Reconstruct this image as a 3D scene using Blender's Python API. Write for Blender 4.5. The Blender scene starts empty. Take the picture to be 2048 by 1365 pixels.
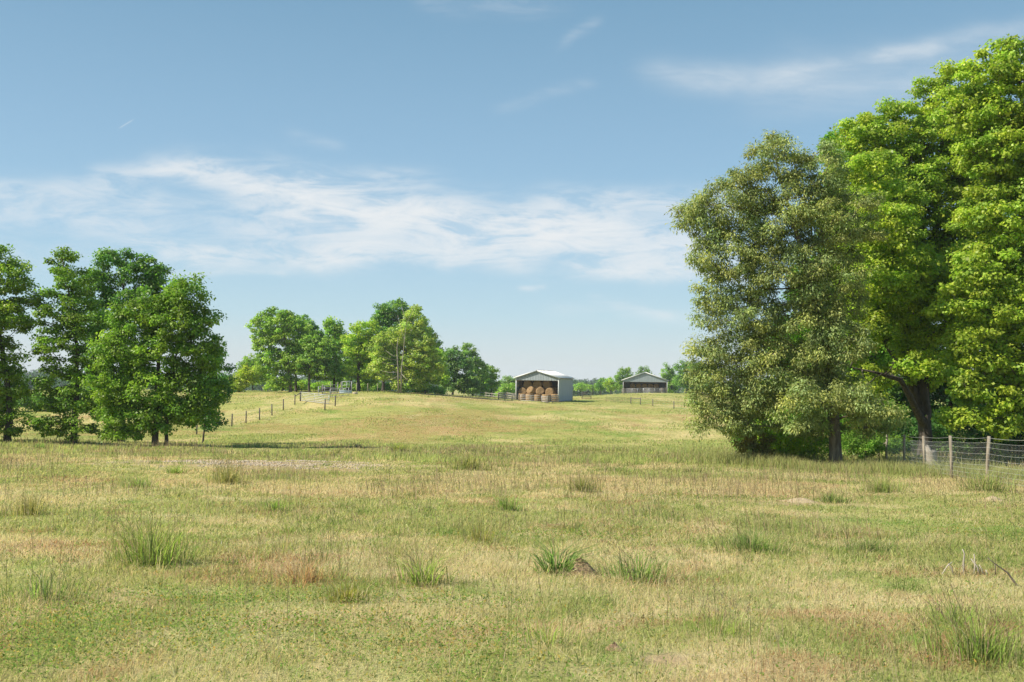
import bpy, math, numpy as np
from mathutils import Matrix, Vector
R = math.radians
sc = bpy.context.scene
COL = sc.collection
rng = np.random.default_rng(7)

# ------------------------------------------------------------------ camera
F = 1991.0                      # focal length in pixels of the 2048 px wide photograph
CAM = np.array([0.0, 0.0, 1.65])
PITCH, ROLL = R(2.37), R(0.8)
_f = np.array([0, math.cos(PITCH), math.sin(PITCH)])
_u0 = np.array([0, -math.sin(PITCH), math.cos(PITCH)])
_r0 = np.array([1.0, 0, 0])
_r = _r0 * math.cos(ROLL) + _u0 * math.sin(ROLL)
_u = _u0 * math.cos(ROLL) - _r0 * math.sin(ROLL)
cd = bpy.data.cameras.new("camera"); cam = bpy.data.objects.new("camera", cd); COL.objects.link(cam)
cd.sensor_width = 36; cd.lens = F / 2048 * 36; cd.clip_end = 9000; cd.clip_start = 0.05
m = Matrix.Identity(4)
for i in range(3):
    m[i][0], m[i][1], m[i][2], m[i][3] = _r[i], _u[i], -_f[i], CAM[i]
cam.matrix_world = m
sc.camera = cam

def pt(px, py, d):
    v = _f * F + _r * (px - 1024) + _u * (682.5 - py)
    return CAM + v * (d / v[1])
def ppm(d): return F / d        # photo pixels per metre at distance d

# ------------------------------------------------------------------ light
SUN_EL, SUN_AZ = R(43), R(-104)      # azimuth from +Y towards +X
sun_dir = Vector((math.sin(SUN_AZ) * math.cos(SUN_EL), math.cos(SUN_AZ) * math.cos(SUN_EL), math.sin(SUN_EL)))
sl = bpy.data.lights.new("sun", 'SUN'); so = bpy.data.objects.new("sun", sl); COL.objects.link(so)
sl.energy = 4.3; sl.angle = R(0.53); sl.color = (1, 0.93, 0.80)
so.rotation_euler = sun_dir.to_track_quat('Z', 'Y').to_euler()
so.location = (-60, 0, 80)
sc.view_settings.view_transform = 'Standard'; sc.view_settings.look = 'None'
sc.view_settings.gamma = 1; sc.view_settings.exposure = 0.93
sc.cycles.max_bounces = 8; sc.cycles.diffuse_bounces = 6; sc.cycles.transmission_bounces = 6
sc.cycles.use_denoising = True; sc.cycles.denoiser = 'OPENIMAGEDENOISE'; sc.cycles.denoising_input_passes = 'RGB_ALBEDO_NORMAL'
sc.cycles.caustics_reflective = False; sc.cycles.caustics_refractive = False

W = bpy.data.worlds.new("World"); sc.world = W; W.use_nodes = True
class NT:
    """short node-tree writer"""
    def __init__(s, nt): s.nt = nt
    def n(s, t, **k):
        o = s.nt.nodes.new(t)
        for a, b in k.items(): setattr(o, a, b)
        return o
    def put(s, sock, v):
        if hasattr(v, 'is_output'): s.nt.links.new(v, sock)
        else: sock.default_value = v
    def m(s, op, a, b=0.0, c=None, clamp=False):
        o = s.n('ShaderNodeMath', operation=op, use_clamp=clamp)
        s.put(o.inputs[0], a); s.put(o.inputs[1], b)
        if c is not None: s.put(o.inputs[2], c)
        return o.outputs[0]
    def ss(s, x, a, b):
        o = s.n('ShaderNodeMapRange', interpolation_type='SMOOTHSTEP')
        s.put(o.inputs[0], x); s.put(o.inputs[1], a); s.put(o.inputs[2], b)
        return o.outputs[0]
    def mix(s, f, a, b, bt='MIX'):
        o = s.n('ShaderNodeMix', data_type='RGBA', blend_type=bt)
        s.put(o.inputs[0], f); s.put(o.inputs[6], a); s.put(o.inputs[7], b)
        return o.outputs[2]
    def noise(s, vec, scale, detail=4, rough=.55, dist=0.0):
        o = s.n('ShaderNodeTexNoise'); s.put(o.inputs['Vector'], vec)
        o.inputs['Scale'].default_value = scale; o.inputs['Detail'].default_value = detail
        o.inputs['Roughness'].default_value = rough; o.inputs['Distortion'].default_value = dist
        return o.outputs[0]
    def link(s, a, b): s.nt.links.new(a, b)

w = NT(W.node_tree); W.node_tree.nodes.clear()
out = w.n('ShaderNodeOutputWorld'); bg = w.n('ShaderNodeBackground')
sky = w.n('ShaderNodeTexSky', sky_type='NISHITA', sun_disc=False)
sky.sun_elevation = SUN_EL; sky.sun_rotation = SUN_AZ
sky.air_density = 1.0; sky.dust_density = 0.5; sky.ozone_density = 1.6; sky.altitude = 200
tc = w.n('ShaderNodeTexCoord'); sep = w.n('ShaderNodeSeparateXYZ'); w.link(tc.outputs['Generated'], sep.inputs[0])
X, Y, Z = sep.outputs
Yc = w.m('MAXIMUM', Y, 0.02)
U = w.m('DIVIDE', X, Yc); V = w.m('DIVIDE', Z, Yc)        # sky direction on a far wall to the north
comb = w.n('ShaderNodeCombineXYZ'); w.put(comb.inputs[0], U); w.put(comb.inputs[1], V); UV = comb.outputs[0]
w1 = w.noise(UV, 5.0, 3); w2 = w.noise(UV, 4.3, 3, dist=.5)
Uw = w.m('ADD', U, w.m('MULTIPLY', w.m('SUBTRACT', w1, .5), .10))
Vw = w.m('ADD', V, w.m('MULTIPLY', w.m('SUBTRACT', w2, .5), .050))
def skyuv(px, py):
    p = pt(px, py, 1.0) - CAM
    return p[0] / p[1], p[2] / p[1]
dens = None; dens2 = None
# strokes of cirrus: x0,y0,x1,y1 (photo), half width px above/below, strength
strokes = [
    (215, 340, 400, 322, 13, .45), (330, 328, 470, 345, 18, .50), (420, 335, 600, 385, 24, .62), (555, 372, 720, 428, 32, .75), (640, 356, 840, 360, 14, .28),
    (690, 415, 920, 450, 36, .80), (860, 440, 1180, 462, 30, .85), (1080, 462, 1420, 490, 34, .85), (1130, 402, 1480, 408, 20, .60), (1180, 546, 1480, 550, 15, .75),
    (1200, 520, 1480, 525, 22, .5), (270, 478, 470, 508, 14, .50), (430, 506, 720, 505, 18, .62), (680, 503, 1000, 512, 18, .62), (560, 455, 1060, 482, 44, .38), (900, 525, 1020, 535, 12, .3),
    (-150, 395, 260, 400, 30, .36), (-100, 380, 250, 362, 14, .28), (-150, 430, 300, 432, 20, .26), (300, 395, 520, 405, 12, .24), (200, 440, 560, 450, 26, .20), (-60, 500, 330, 500, 30, .16),
    (330, 536, 570, 538, 6, .22), (1040, 577, 1075, 577, 5, .34), (1190, 612, 1310, 636, 8, .26), (1120, 628, 1400, 640, 14, .14),
    (1325, 150, 1420, 165, 20, .30), (1390, 168, 1600, 178, 22, .28), (1520, 178, 1900, 172, 20, .24), (1560, 165, 1860, 92, 15, .30), (1800, 108, 2150, 15, 16, .32), (1600, 165, 2100, 110, 46, .20), (1500, 235, 1900, 210, 22, .10),
    (1010, 210, 1160, 168, 9, .10), (860, 5, 1080, 12, 16, .11), (1144, 74, 1160, 58, 9, .16), (580, 275, 650, 290, 10, .12),
]
for (x0, y0, x1, y1, hw, st) in strokes:
    a0, b0 = skyuv(x0, y0); a1, b1 = skyuv(x1, y1)
    dx, dy = a1 - a0, b1 - b0; L = math.hypot(dx, dy); dx /= L; dy /= L; hwu = hw / F
    ru = w.m('SUBTRACT', Uw, a0); rv = w.m('SUBTRACT', Vw, b0)
    t = w.m('ADD', w.m('MULTIPLY', ru, dx), w.m('MULTIPLY', rv, dy))
    s_ = w.m('ADD', w.m('MULTIPLY', ru, -dy), w.m('MULTIPLY', rv, dx))
    over = w.m('SUBTRACT', w.m('ABSOLUTE', w.m('SUBTRACT', t, L / 2)), L / 2)
    over = w.m('DIVIDE', w.m('MAXIMUM', over, 0), hwu * 2.2)
    q = w.m('DIVIDE', s_, hwu)
    e = w.m('ADD', w.m('MULTIPLY', over, over), w.m('MULTIPLY', w.m('MULTIPLY', q, q), .8))
    g = w.m('MULTIPLY', w.m('EXPONENT', w.m('MULTIPLY', e, -.8)), st)
    if y0 < 240 and x0 > 1300: dens2 = g if dens2 is None else w.m('ADD', dens2, g)
    else: dens = g if dens is None else w.m('ADD', dens, g)
mp = w.n('ShaderNodeMapping'); w.link(UV, mp.inputs[0]); mp.inputs['Rotation'].default_value = (0, 0, R(8)); mp.inputs['Scale'].default_value = (1, 4.2, 1)
st1 = w.noise(mp.outputs[0], 11, 10, .70, .8)
mp2 = w.n('ShaderNodeMapping'); w.link(UV, mp2.inputs[0]); mp2.inputs['Rotation'].default_value = (0, 0, R(-18)); mp2.inputs['Scale'].default_value = (1, 3.0, 1)
st2 = w.noise(mp2.outputs[0], 16, 7, .6, .6)
stk = w.m('ADD', w.m('MULTIPLY', st1, .65), w.m('MULTIPLY', st2, .35))
stk = w.ss(stk, .37, .63)
dens = w.m('MULTIPLY', dens, w.m('ADD', w.m('MULTIPLY', stk, 1.35), .14))
dens = w.m('ADD', dens, w.m('MULTIPLY', dens2, w.m('ADD', w.m('MULTIPLY', stk, .5), .45)))
# contrail
a0, b0 = skyuv(238, 257); a1, b1 = skyuv(268, 239); L = math.hypot(a1 - a0, b1 - b0); dx, dy = (a1 - a0) / L, (b1 - b0) / L
ru = w.m('SUBTRACT', U, a0); rv = w.m('SUBTRACT', V, b0)
t = w.m('DIVIDE', w.m('ADD', w.m('MULTIPLY', ru, dx), w.m('MULTIPLY', rv, dy)), L)
q = w.m('DIVIDE', w.m('ADD', w.m('MULTIPLY', ru, -dy), w.m('MULTIPLY', rv, dx)), 1.0 / F)
tr = w.m('MULTIPLY', w.m('EXPONENT', w.m('MULTIPLY', w.m('MULTIPLY', q, q), -.7)), w.m('MULTIPLY', w.ss(t, -.1, .2), w.ss(t, 1.1, .7)))
dens = w.m('ADD', dens, w.m('MULTIPLY', tr, .4))
dens = w.m('MULTIPLY', dens, w.ss(Y, .02, .2))
dens = w.m('SUBTRACT', 1, w.m('EXPONENT', w.m('MULTIPLY', w.m('MULTIPLY', dens, w.ss(Z, 0.0, 0.06)), -1.05)))
ramp = w.n('ShaderNodeValToRGB'); cr = ramp.color_ramp; w.put(ramp.inputs[0], w.m('MAXIMUM', Z, 0))
for pos, c_ in ((0, (.57, .63, .64)), (.02, (.545, .62, .635)), (.065, (.42, .59, .67)), (.14, (.31, .50, .655)), (.23, (.25, .425, .585)), (.36, (.172, .33, .475)), (.6, (.12, .27, .48)), (1, (.09, .22, .44))):
    e_ = cr.elements.new(pos) if pos not in (0, 1) else cr.elements[0 if pos == 0 else len(cr.elements) - 1]
    e_.color = (*c_, 1)
air = w.mix(1, ramp.outputs[0], (5.2, 5.2, 5.2, 1), 'MULTIPLY')
skyb = w.mix(.92, sky.outputs[0], air)
skyc = w.mix(dens, skyb, (3.9, 4.0, 4.05, 1))
w.link(skyc, bg.inputs[0]); bg.inputs[1].default_value = 0.115
w.link(bg.outputs[0], out.inputs[0])

# ------------------------------------------------------------------ numpy noise
def _h(ix, iy, s):
    n = (ix.astype(np.int64) * 374761393 + iy.astype(np.int64) * 668265263 + s * 974634173) & 0xffffffff
    n = ((n ^ (n >> 13)) * 1274126177) & 0xffffffff
    return ((n ^ (n >> 16)) & 0xffff) / 65535.0
def vn(x, y, s=0):
    ix = np.floor(x); iy = np.floor(y); fx = x - ix; fy = y - iy
    fx = fx * fx * (3 - 2 * fx); fy = fy * fy * (3 - 2 * fy)
    a = _h(ix, iy, s); b = _h(ix + 1, iy, s); c = _h(ix, iy + 1, s); d = _h(ix + 1, iy + 1, s)
    return (a + (b - a) * fx) * (1 - fy) + (c + (d - c) * fx) * fy
def fbm(x, y, s=0, o=4):
    t = 0; a = .5; n = 0
    for k in range(o):
        t = t + a * vn(x, y, s + k * 17); n += a; a *= .5; x = x * 2.03 + 5.1; y = y * 2.03 + 3.7
    return t / n
def sst(x, a, b):
    t = np.clip((x - a) / (b - a), 0, 1); return t * t * (3 - 2 * t)

# ------------------------------------------------------------------ terrain
_TD = np.array([0, 30, 60, 75, 95, 120, 145, 165, 200, 240, 275, 400, 700, 1000, 3000.])
_TU = np.array([-.60, -.30, -.14, .05, .14, .30, .50])
_TZ = np.array([
    [0, -1.2, -2.35, -3.3, -4.1, -3.8, -2.6, -1.6, -1.5, -2, -3, -9, -11, -6, 10],
    [0, -1.2, -2.35, -3.35, -4.2, -3.3, -1.4, -.5, -.9, -2, -3, -9, -11, -6, 6],
    [0, -1.2, -2.35, -3.45, -4.2, -2.7, -.35, .0, -1.0, -2.2, -3.4, -9, -11, -7, 4],
    [0, -1.2, -2.35, -3.45, -4.2, -3.1, -1.9, -1.45, -1.4, -1.6, -2.4, -9, -11, -7, 4],
    [0, -1.2, -2.35, -3.45, -4.2, -3.1, -2.2, -1.6, -.9, -.5, -.85, -8, -11, -7, 4],
    [0, -1.2, -2.3, -2.9, -3.4, -3.3, -2.9, -2.4, -1.4, -1, -1.4, -8, -11, -7, 6],
    [0, -1.1, -2.2, -2.6, -3.0, -3.2, -2.9, -2.4, -1.4, -1, -1.4, -8, -11, -7, 6.]])
_G = np.arange(0, 3001)
_P = []
for row in _TZ:
    p = np.interp(_G, _TD, row)
    k = np.exp(-(np.arange(-24, 25) / 9.0) ** 2); k /= k.sum()
    ps = np.convolve(np.pad(p, 24, 'reflect', reflect_type='odd'), k, 'valid')
    wgt = np.clip(_G / 40.0, 0, 1); _P.append(p * (1 - wgt) + ps * wgt)
_P = np.array(_P)
def terrain(x, y):
    x = np.asarray(x, float); y = np.asarray(y, float)
    d = np.clip(y, 0, 2999); u = np.clip(x / np.maximum(y, 8.0), -.5999, .4999)
    i = np.clip(np.searchsorted(_TU, u, side='right') - 1, 0, len(_TU) - 2)
    f = (u - _TU[i]) / (_TU[i + 1] - _TU[i]); f = f * f * (3 - 2 * f)
    j = np.clip(d.astype(int), 0, 2998); g = d - j
    za = _P[i, j] * (1 - g) + _P[i, j + 1] * g; zb = _P[i + 1, j] * (1 - g) + _P[i + 1, j + 1] * g
    z = za * (1 - f) + zb * f + np.where(y < 0, -.02 * y, 0)
    fade = np.clip(1 - y / 600, 0, 1)
    return z + fade * ((fbm(x / 1.6, y / 1.6, 3, 3) - .5) * .10 + (fbm(x / 9, y / 9, 5, 3) - .5) * (.22 + .55 * np.exp(-((y - 58) / 16.0) ** 2)))
def gp(px, d, py=800):
    p = pt(px, py, d); return np.array([p[0], d, float(terrain(p[0], d))])

# ------------------------------------------------------------------ object helpers
def tag(o, label=None, cat=None, group=None, kind=None):
    if label: o['label'] = label
    if cat: o['category'] = cat
    if group: o['group'] = group
    if kind: o['kind'] = kind
    return o
def empty(name, loc, label, cat, group=None, rz=0):
    o = bpy.data.objects.new(name, None); COL.objects.link(o); o.location = loc; o.rotation_euler = (0, 0, rz)
    o.empty_display_size = .2
    return tag(o, label, cat, group)
def mk(name, Vv, quads=None, tris=None, mat=None, parent=None, col=None, smooth=False, loc=None):
    me = bpy.data.meshes.new(name); Vv = np.asarray(Vv, np.float32)
    q = np.zeros((0, 4), np.int32) if quads is None else np.asarray(quads, np.int32).reshape(-1, 4)
    t = np.zeros((0, 3), np.int32) if tris is None else np.asarray(tris, np.int32).reshape(-1, 3)
    lp = np.concatenate([q.ravel(), t.ravel()])
    me.vertices.add(len(Vv)); me.vertices.foreach_set('co', Vv.ravel())
    me.loops.add(len(lp)); me.loops.foreach_set('vertex_index', lp)
    me.polygons.add(len(q) + len(t))
    me.polygons.foreach_set('loop_start', np.concatenate([np.arange(len(q)) * 4, len(q) * 4 + np.arange(len(t)) * 3]).astype(np.int32))
    if smooth: me.polygons.foreach_set('use_smooth', np.ones(len(q) + len(t), bool))
    me.update(calc_edges=True)
    if col is not None:
        a = me.color_attributes.new('Col', 'FLOAT_COLOR', 'POINT')
        c = np.ones((len(Vv), 4), np.float32); c[:, :3] = col; a.data.foreach_set('color', c.ravel())
    if mat: me.materials.append(mat)
    o = bpy.data.objects.new(name, me); COL.objects.link(o)
    if parent is not None: o.parent = parent
    if loc is not None: o.location = loc
    return o
class MB:
    """collects simple solids into one mesh"""
    def __init__(s): s.v = []; s.q = []; s.t = []; s.n = 0
    def add(s, v, q=None, t=None):
        v = np.asarray(v, float); s.v.append(v)
        if q is not None and len(q): s.q.append(np.asarray(q) + s.n)
        if t is not None and len(t): s.t.append(np.asarray(t) + s.n)
        s.n += len(v); return s
    def box(s, a, b):
        (x0, y0, z0), (x1, y1, z1) = a, b
        v = [(x0, y0, z0), (x1, y0, z0), (x1, y1, z0), (x0, y1, z0), (x0, y0, z1), (x1, y0, z1), (x1, y1, z1), (x0, y1, z1)]
        return s.add(v, [(0, 3, 2, 1), (4, 5, 6, 7), (0, 1, 5, 4), (1, 2, 6, 5), (2, 3, 7, 6), (3, 0, 4, 7)])
    def beam(s, a, b, w_, h_):
        """rectangular bar from a to b, h_ vertical"""
        a = np.array(a, float); b = np.array(b, float); d = b - a; d /= np.linalg.norm(d)
        up = np.array([0, 0, 1.]) if abs(d[2]) < .9 else np.array([0, 1., 0])
        sd = np.cross(d, up); sd /= np.linalg.norm(sd); up = np.cross(sd, d)
        v = [p + sd * i * w_ / 2 + up * j * h_ / 2 for p in (a, b) for (i, j) in ((-1, -1), (1, -1), (1, 1), (-1, 1))]
        return s.add(v, [(0, 1, 2, 3), (7, 6, 5, 4), (0, 4, 5, 1), (1, 5, 6, 2), (2, 6, 7, 3), (3, 7, 4, 0)])
    def tube(s, pts, rad, n=8, cap=True):
        pts = np.asarray(pts, float); rad = np.broadcast_to(np.asarray(rad, float), (len(pts),))
        d = np.gradient(pts, axis=0); d /= np.linalg.norm(d, axis=1)[:, None] + 1e-9
        ref = np.array([0, 0, 1.]) if abs(d[0, 2]) < .8 else np.array([1., 0, 0])
        a = np.cross(d, ref); a /= np.linalg.norm(a, axis=1)[:, None]; b = np.cross(d, a)
        th = np.arange(n) * 2 * math.pi / n
        v = (pts[:, None] + rad[:, None, None] * (a[:, None] * np.cos(th)[None, :, None] + b[:, None] * np.sin(th)[None, :, None])).reshape(-1, 3)
        q = [(i * n + j, i * n + (j + 1) % n, (i + 1) * n + (j + 1) % n, (i + 1) * n + j) for i in range(len(pts) - 1) for j in range(n)]
        t = []
        if cap:
            v = np.vstack([v, pts[:1], pts[-1:]]); c0 = len(v) - 2; k = (len(pts) - 1) * n
            t = [(c0, (j + 1) % n, j) for j in range(n)] + [(c0 + 1, k + j, k + (j + 1) % n) for j in range(n)]
        return s.add(v, q, t)
    def build(s, name, mat, parent=None, smooth=False, loc=None):
        q = np.vstack(s.q) if s.q else None; t = np.vstack(s.t) if s.t else None
        return mk(name, np.vstack(s.v), q, t, mat, parent, None, smooth, loc)

# ------------------------------------------------------------------ materials
def new_mat(name):
    mt = bpy.data.materials.new(name); mt.use_nodes = True; mt.node_tree.nodes.clear()
    return mt, NT(mt.node_tree)
def leafy(name, trans=.4, rough=.5, spec=.3, tint=(.88, 1.1, .6), upmix=0):
    mt, k = new_mat(name)
    at = k.n('ShaderNodeAttribute', attribute_name='Col')
    p = k.n('ShaderNodeBsdfPrincipled'); k.link(at.outputs[0], p.inputs['Base Color'])
    p.inputs['Roughness'].default_value = rough; p.inputs['Specular IOR Level'].default_value = spec
    t = k.n('ShaderNodeBsdfTranslucent'); k.link(k.mix(1, at.outputs[0], (*tint, 1), 'MULTIPLY'), t.inputs[0])
    if upmix:      # blades of turf scatter light like the sward they stand in
        ge = k.n('ShaderNodeNewGeometry'); vm = k.n('ShaderNodeVectorMath', operation='MULTIPLY_ADD')
        k.link(ge.outputs['Normal'], vm.inputs[0]); vm.inputs[1].default_value = (1 - upmix,) * 3; vm.inputs[2].default_value = (0, 0, upmix)
        vn_ = k.n('ShaderNodeVectorMath', operation='NORMALIZE'); k.link(vm.outputs[0], vn_.inputs[0]); k.link(vn_.outputs[0], p.inputs['Normal'])
    mx = k.n('ShaderNodeMixShader'); mx.inputs[0].default_value = trans
    k.link(p.outputs[0], mx.inputs[1]); k.link(t.outputs[0], mx.inputs[2])
    o = k.n('ShaderNodeOutputMaterial'); k.link(mx.outputs[0], o.inputs[0]); return mt
def surf(name, c1, c2, scale=8, rough=.7, metal=0.0, bump=.0, stretch=(1, 1, 1), spec=.3, detail=5):
    mt, k = new_mat(name)
    tcn = k.n('ShaderNodeTexCoord'); mpn = k.n('ShaderNodeMapping'); k.link(tcn.outputs['Object'], mpn.inputs[0]); mpn.inputs['Scale'].default_value = stretch
    n1 = k.noise(mpn.outputs[0], scale, detail, .6)
    p = k.n('ShaderNodeBsdfPrincipled'); k.link(k.mix(k.ss(n1, .3, .7), (*c1, 1), (*c2, 1)), p.inputs['Base Color'])
    p.inputs['Roughness'].default_value = rough; p.inputs['Metallic'].default_value = metal; p.inputs['Specular IOR Level'].default_value = spec
    if bump:
        b = k.n('ShaderNodeBump'); b.inputs['Strength'].default_value = bump; b.inputs['Distance'].default_value = .03
        k.link(n1, b.inputs['Height']); k.link(b.outputs[0], p.inputs['Normal'])
    o = k.n('ShaderNodeOutputMaterial'); k.link(p.outputs[0], o.inputs[0]); return mt
M_leaf = leafy('leaf', .5, .45, .35)
M_leaf_olive = leafy('olive_leaf', .36, .62, .16, (.95, 1.1, .6))
M_grass = leafy('grass_blade', .5, .6, .15, (1.05, 1.05, .7), .75)
M_bark = surf('bark', (.10, .08, .06), (.23, .19, .15), 9, .9, bump=.6, stretch=(1, 1, .25))
M_bark_dark = surf('dark_bark', (.045, .036, .03), (.10, .085, .07), 9, .9, bump=.6, stretch=(1, 1, .25))
M_bark_pale = surf('pale_bark', (.30, .26, .21), (.46, .41, .34), 9, .9, bump=.5, stretch=(1, 1, .25))
M_post = surf('weathered_post', (.15, .125, .09), (.29, .25, .19), 14, .85, bump=.4, stretch=(1, 1, .15))
M_post_dark = surf('dark_post', (.06, .05, .045), (.14, .12, .10), 14, .85, bump=.4, stretch=(1, 1, .15))
M_board = surf('grey_board', (.22, .20, .185), (.40, .37, .33), 10, .85, bump=.3)
M_wire = surf('galvanised_wire', (.50, .51, .50), (.62, .63, .62), 10, .4, .35)
M_pipe = surf('painted_pipe', (.38, .39, .40), (.52, .53, .53), 6, .5, .2)
M_whitepipe = surf('white_pipe', (.33, .34, .34), (.44, .44, .44), 6, .5)
M_roof = surf('white_roof_metal', (.66, .65, .61), (.80, .79, .75), 1.2, .45, .0, stretch=(.4, 1, 1))
M_siding = surf('grey_siding', (.25, .285, .30), (.32, .355, .375), 1.0, .5, .0, stretch=(3, 3, .3))
M_trim = surf('white_trim', (.48, .49, .48), (.56, .57, .56), 3, .5)
M_wood = surf('framing_wood', (.28, .19, .11), (.42, .30, .18), 6, .8)
M_dirt = surf('dirt', (.16, .105, .06), (.33, .235, .14), 25, .95, bump=.8)
M_sand = surf('sandy_soil', (.30, .23, .13), (.42, .33, .20), 25, .95, bump=.6)
M_stone = surf('pale_stone', (.33, .26, .17), (.56, .47, .34), 30, .9, bump=.3)
M_black = surf('black_plastic', (.015, .015, .016), (.03, .03, .032), 5, .5)
M_trough = surf('pale_blue_plastic', (.42, .50, .58), (.55, .62, .68), 5, .5)
def hay_mat():
    mt, k = new_mat('hay')
    tcn = k.n('ShaderNodeTexCoord')
    n1 = k.noise(tcn.outputs['Object'], 5, 8, .7); n2 = k.noise(tcn.outputs['Object'], 30, 4, .7)
    wv = k.n('ShaderNodeTexWave', wave_type='RINGS', rings_direction='Z'); k.link(tcn.outputs['Object'], wv.inputs[0])
    wv.inputs['Scale'].default_value = 3.2; wv.inputs['Distortion'].default_value = 3; wv.inputs['Detail'].default_value = 3
    c = k.mix(k.ss(n1, .3, .7), (.21, .135, .068, 1), (.39, .265, .135, 1))
    c = k.mix(k.m('MULTIPLY', wv.outputs[1], .3), c, (.20, .12, .06, 1))
    c = k.mix(k.m('MULTIPLY', k.ss(n2, .5, .75), .4), c, (.44, .34, .21, 1))
    p = k.n('ShaderNodeBsdfPrincipled'); k.link(c, p.inputs['Base Color']); p.inputs['Roughness'].default_value = .95
    p.inputs['Specular IOR Level'].default_value = .1
    b = k.n('ShaderNodeBump'); b.inputs['Strength'].default_value = .9; b.inputs['Distance'].default_value = .05
    k.link(k.m('ADD', n2, k.m('MULTIPLY', wv.outputs[1], .6)), b.inputs['Height']); k.link(b.outputs[0], p.inputs['Normal'])
    o = k.n('ShaderNodeOutputMaterial'); k.link(p.outputs[0], o.inputs[0]); return mt
M_hay = hay_mat()

# ------------------------------------------------------------------ what grows where
STRAW = np.array([.57, .475, .265]); GREEN = np.array([.185, .285, .055]); LUSH = np.array([.12, .21, .035])
OLIVE = np.array([.365, .37, .125]); RUST = np.array([.36, .20, .105]); SOIL = np.array([.37, .27, .155])
def patch(px, py, d, rx, ry):
    p = pt(px, py, d); return p[0], d, rx, ry
BARE = [(*patch(490, 932, 36, 5.2, 4.2), 1.0), (*patch(620, 937, 33.5, 2.4, 1.6), 1.0), (*patch(810, 928, 37, 2.0, .9), .75), (*patch(1600, 1000, 22, .9, .7), .9), (*patch(1220, 1297, 7.0, .22, .16), 1.0), (*patch(1130, 1290, 7.0, .6, .3), .4)]
RUSTY = [(*patch(870, 850, 112, 10, 14), .65), (*patch(760, 870, 95, 7, 10), .45), (*patch(940, 840, 125, 8, 13), .45), (*patch(620, 860, 105, 7, 7), .4), (*patch(260, 1110, 12.5, 1.5, 1.0), .6),
         (*patch(620, 1150, 11, .9, .7), .65), (*patch(1960, 1290, 7.2, .45, .6), .9), (*patch(1560, 985, 24, 3.2, 1.3), .35), (*patch(1000, 1110, 12.5, .35, .3), .7), (*patch(120, 965, 26, 1.6, 1), .5), (*patch(700, 1000, 23, 3, 1.0), .3), (*patch(1950, 1340, 6.6, .5, .5), .7)]
CLOV = [(*patch(300, 1290, 7.4, 2.2, 1.3), .8), (*patch(760, 1280, 7.6, .9, .8), .7), (*patch(500, 1190, 9.2, 1.6, .7), .7), (*patch(1120, 1070, 14.5, 1.8, 1.0), .7), (*patch(1390, 985, 23, 1.9, 1.1), .7), (*patch(1000, 1330, 6.7, .8, .5), .4), (*patch(1900, 1050, 16, 1.8, 1.5), .5)]
def blob(x, y, L, s):
    t = np.zeros_like(x); wx = (fbm(x / .9, y / .9, s, 3) - .5)
    for (cx, cy, rx, ry, a) in L:
        q = np.sqrt(((x - cx) / rx) ** 2 + ((y - cy) / ry) ** 2) + wx * .9
        t = np.maximum(t, a * sst(q, 1.15, .55))
    return t
def cover(x, y):
    """straw, lush, rust, bare, clover weights at ground points"""
    y0_ = y
    wx = (fbm(x / 2.1, y / 2.1, 7, 3) - .5); wy = (fbm(x / 2.1 + 30, y / 2.1, 8, 3) - .5)
    x = x + wx * 2.4; y = y + wy * 2.4
    wA = sst(y0_, 42, 10); wC = sst(y0_, 45, 110)
    def tri(a, b, sd, o): return fbm(x / a, y / b, sd, o) * wA + fbm(x / (2.6 * a) + 3, y / (3.0 * b) + 7, sd + 1, o) * (1 - wA) * (1 - wC) + fbm(x / (6 * a) + 8, y / (8 * b) + 2, sd + 2, o) * wC
    n1 = tri(1.1, 1.3, 11, 4); n2 = tri(.55, .6, 23, 3); n3 = fbm(x / 7, y / 9, 31, 3)
    band = -.052 + np.interp(y0_, [5, 7, 8.5, 10, 14, 20, 27, 36, 48, 62, 75, 95, 130, 160, 220], [-.13, -.08, .0, .05, .07, .06, .07, .05, -.05, -.02, -.05, .0, .05, .0, -.06])
    side = np.where(y < 60, -.07 * sst(x / np.maximum(y, 5), .12, .45), -.03 * sst(x / np.maximum(y, 5), .05, .2))
    straw = sst(n1 * .6 + n3 * .4 + band + side, .42, .60)
    lush = sst(n2 - band * .5 - side * .5, .57, .72) * (1 - .5 * straw)
    rust = np.maximum(blob(x, y, RUSTY, 41), np.where(y0_ > 62, .5, .48) * sst(tri(.9, .8, 51, 4), .57, .70))
    bare = blob(x, y, BARE, 61); clov = blob(x, y, CLOV, 71)
    return straw, lush, rust, bare, clov
def cover_col(x, y):
    st, lu, ru, ba, cl = [c[:, None] for c in cover(x, y)]
    c = OLIVE * (1 - st) + STRAW * st
    c = c * (1 - lu) + GREEN * lu
    c = c * (1 - .55 * cl) + GREEN * .55 * cl
    c = c * (1 - ru) + RUST * ru
    c = c * (1 - sst(y, 55, 80)[:, None] * (1 - np.array([.88, .88, .68])))
    return c * (1 - ba) + SOIL * ba

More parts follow.
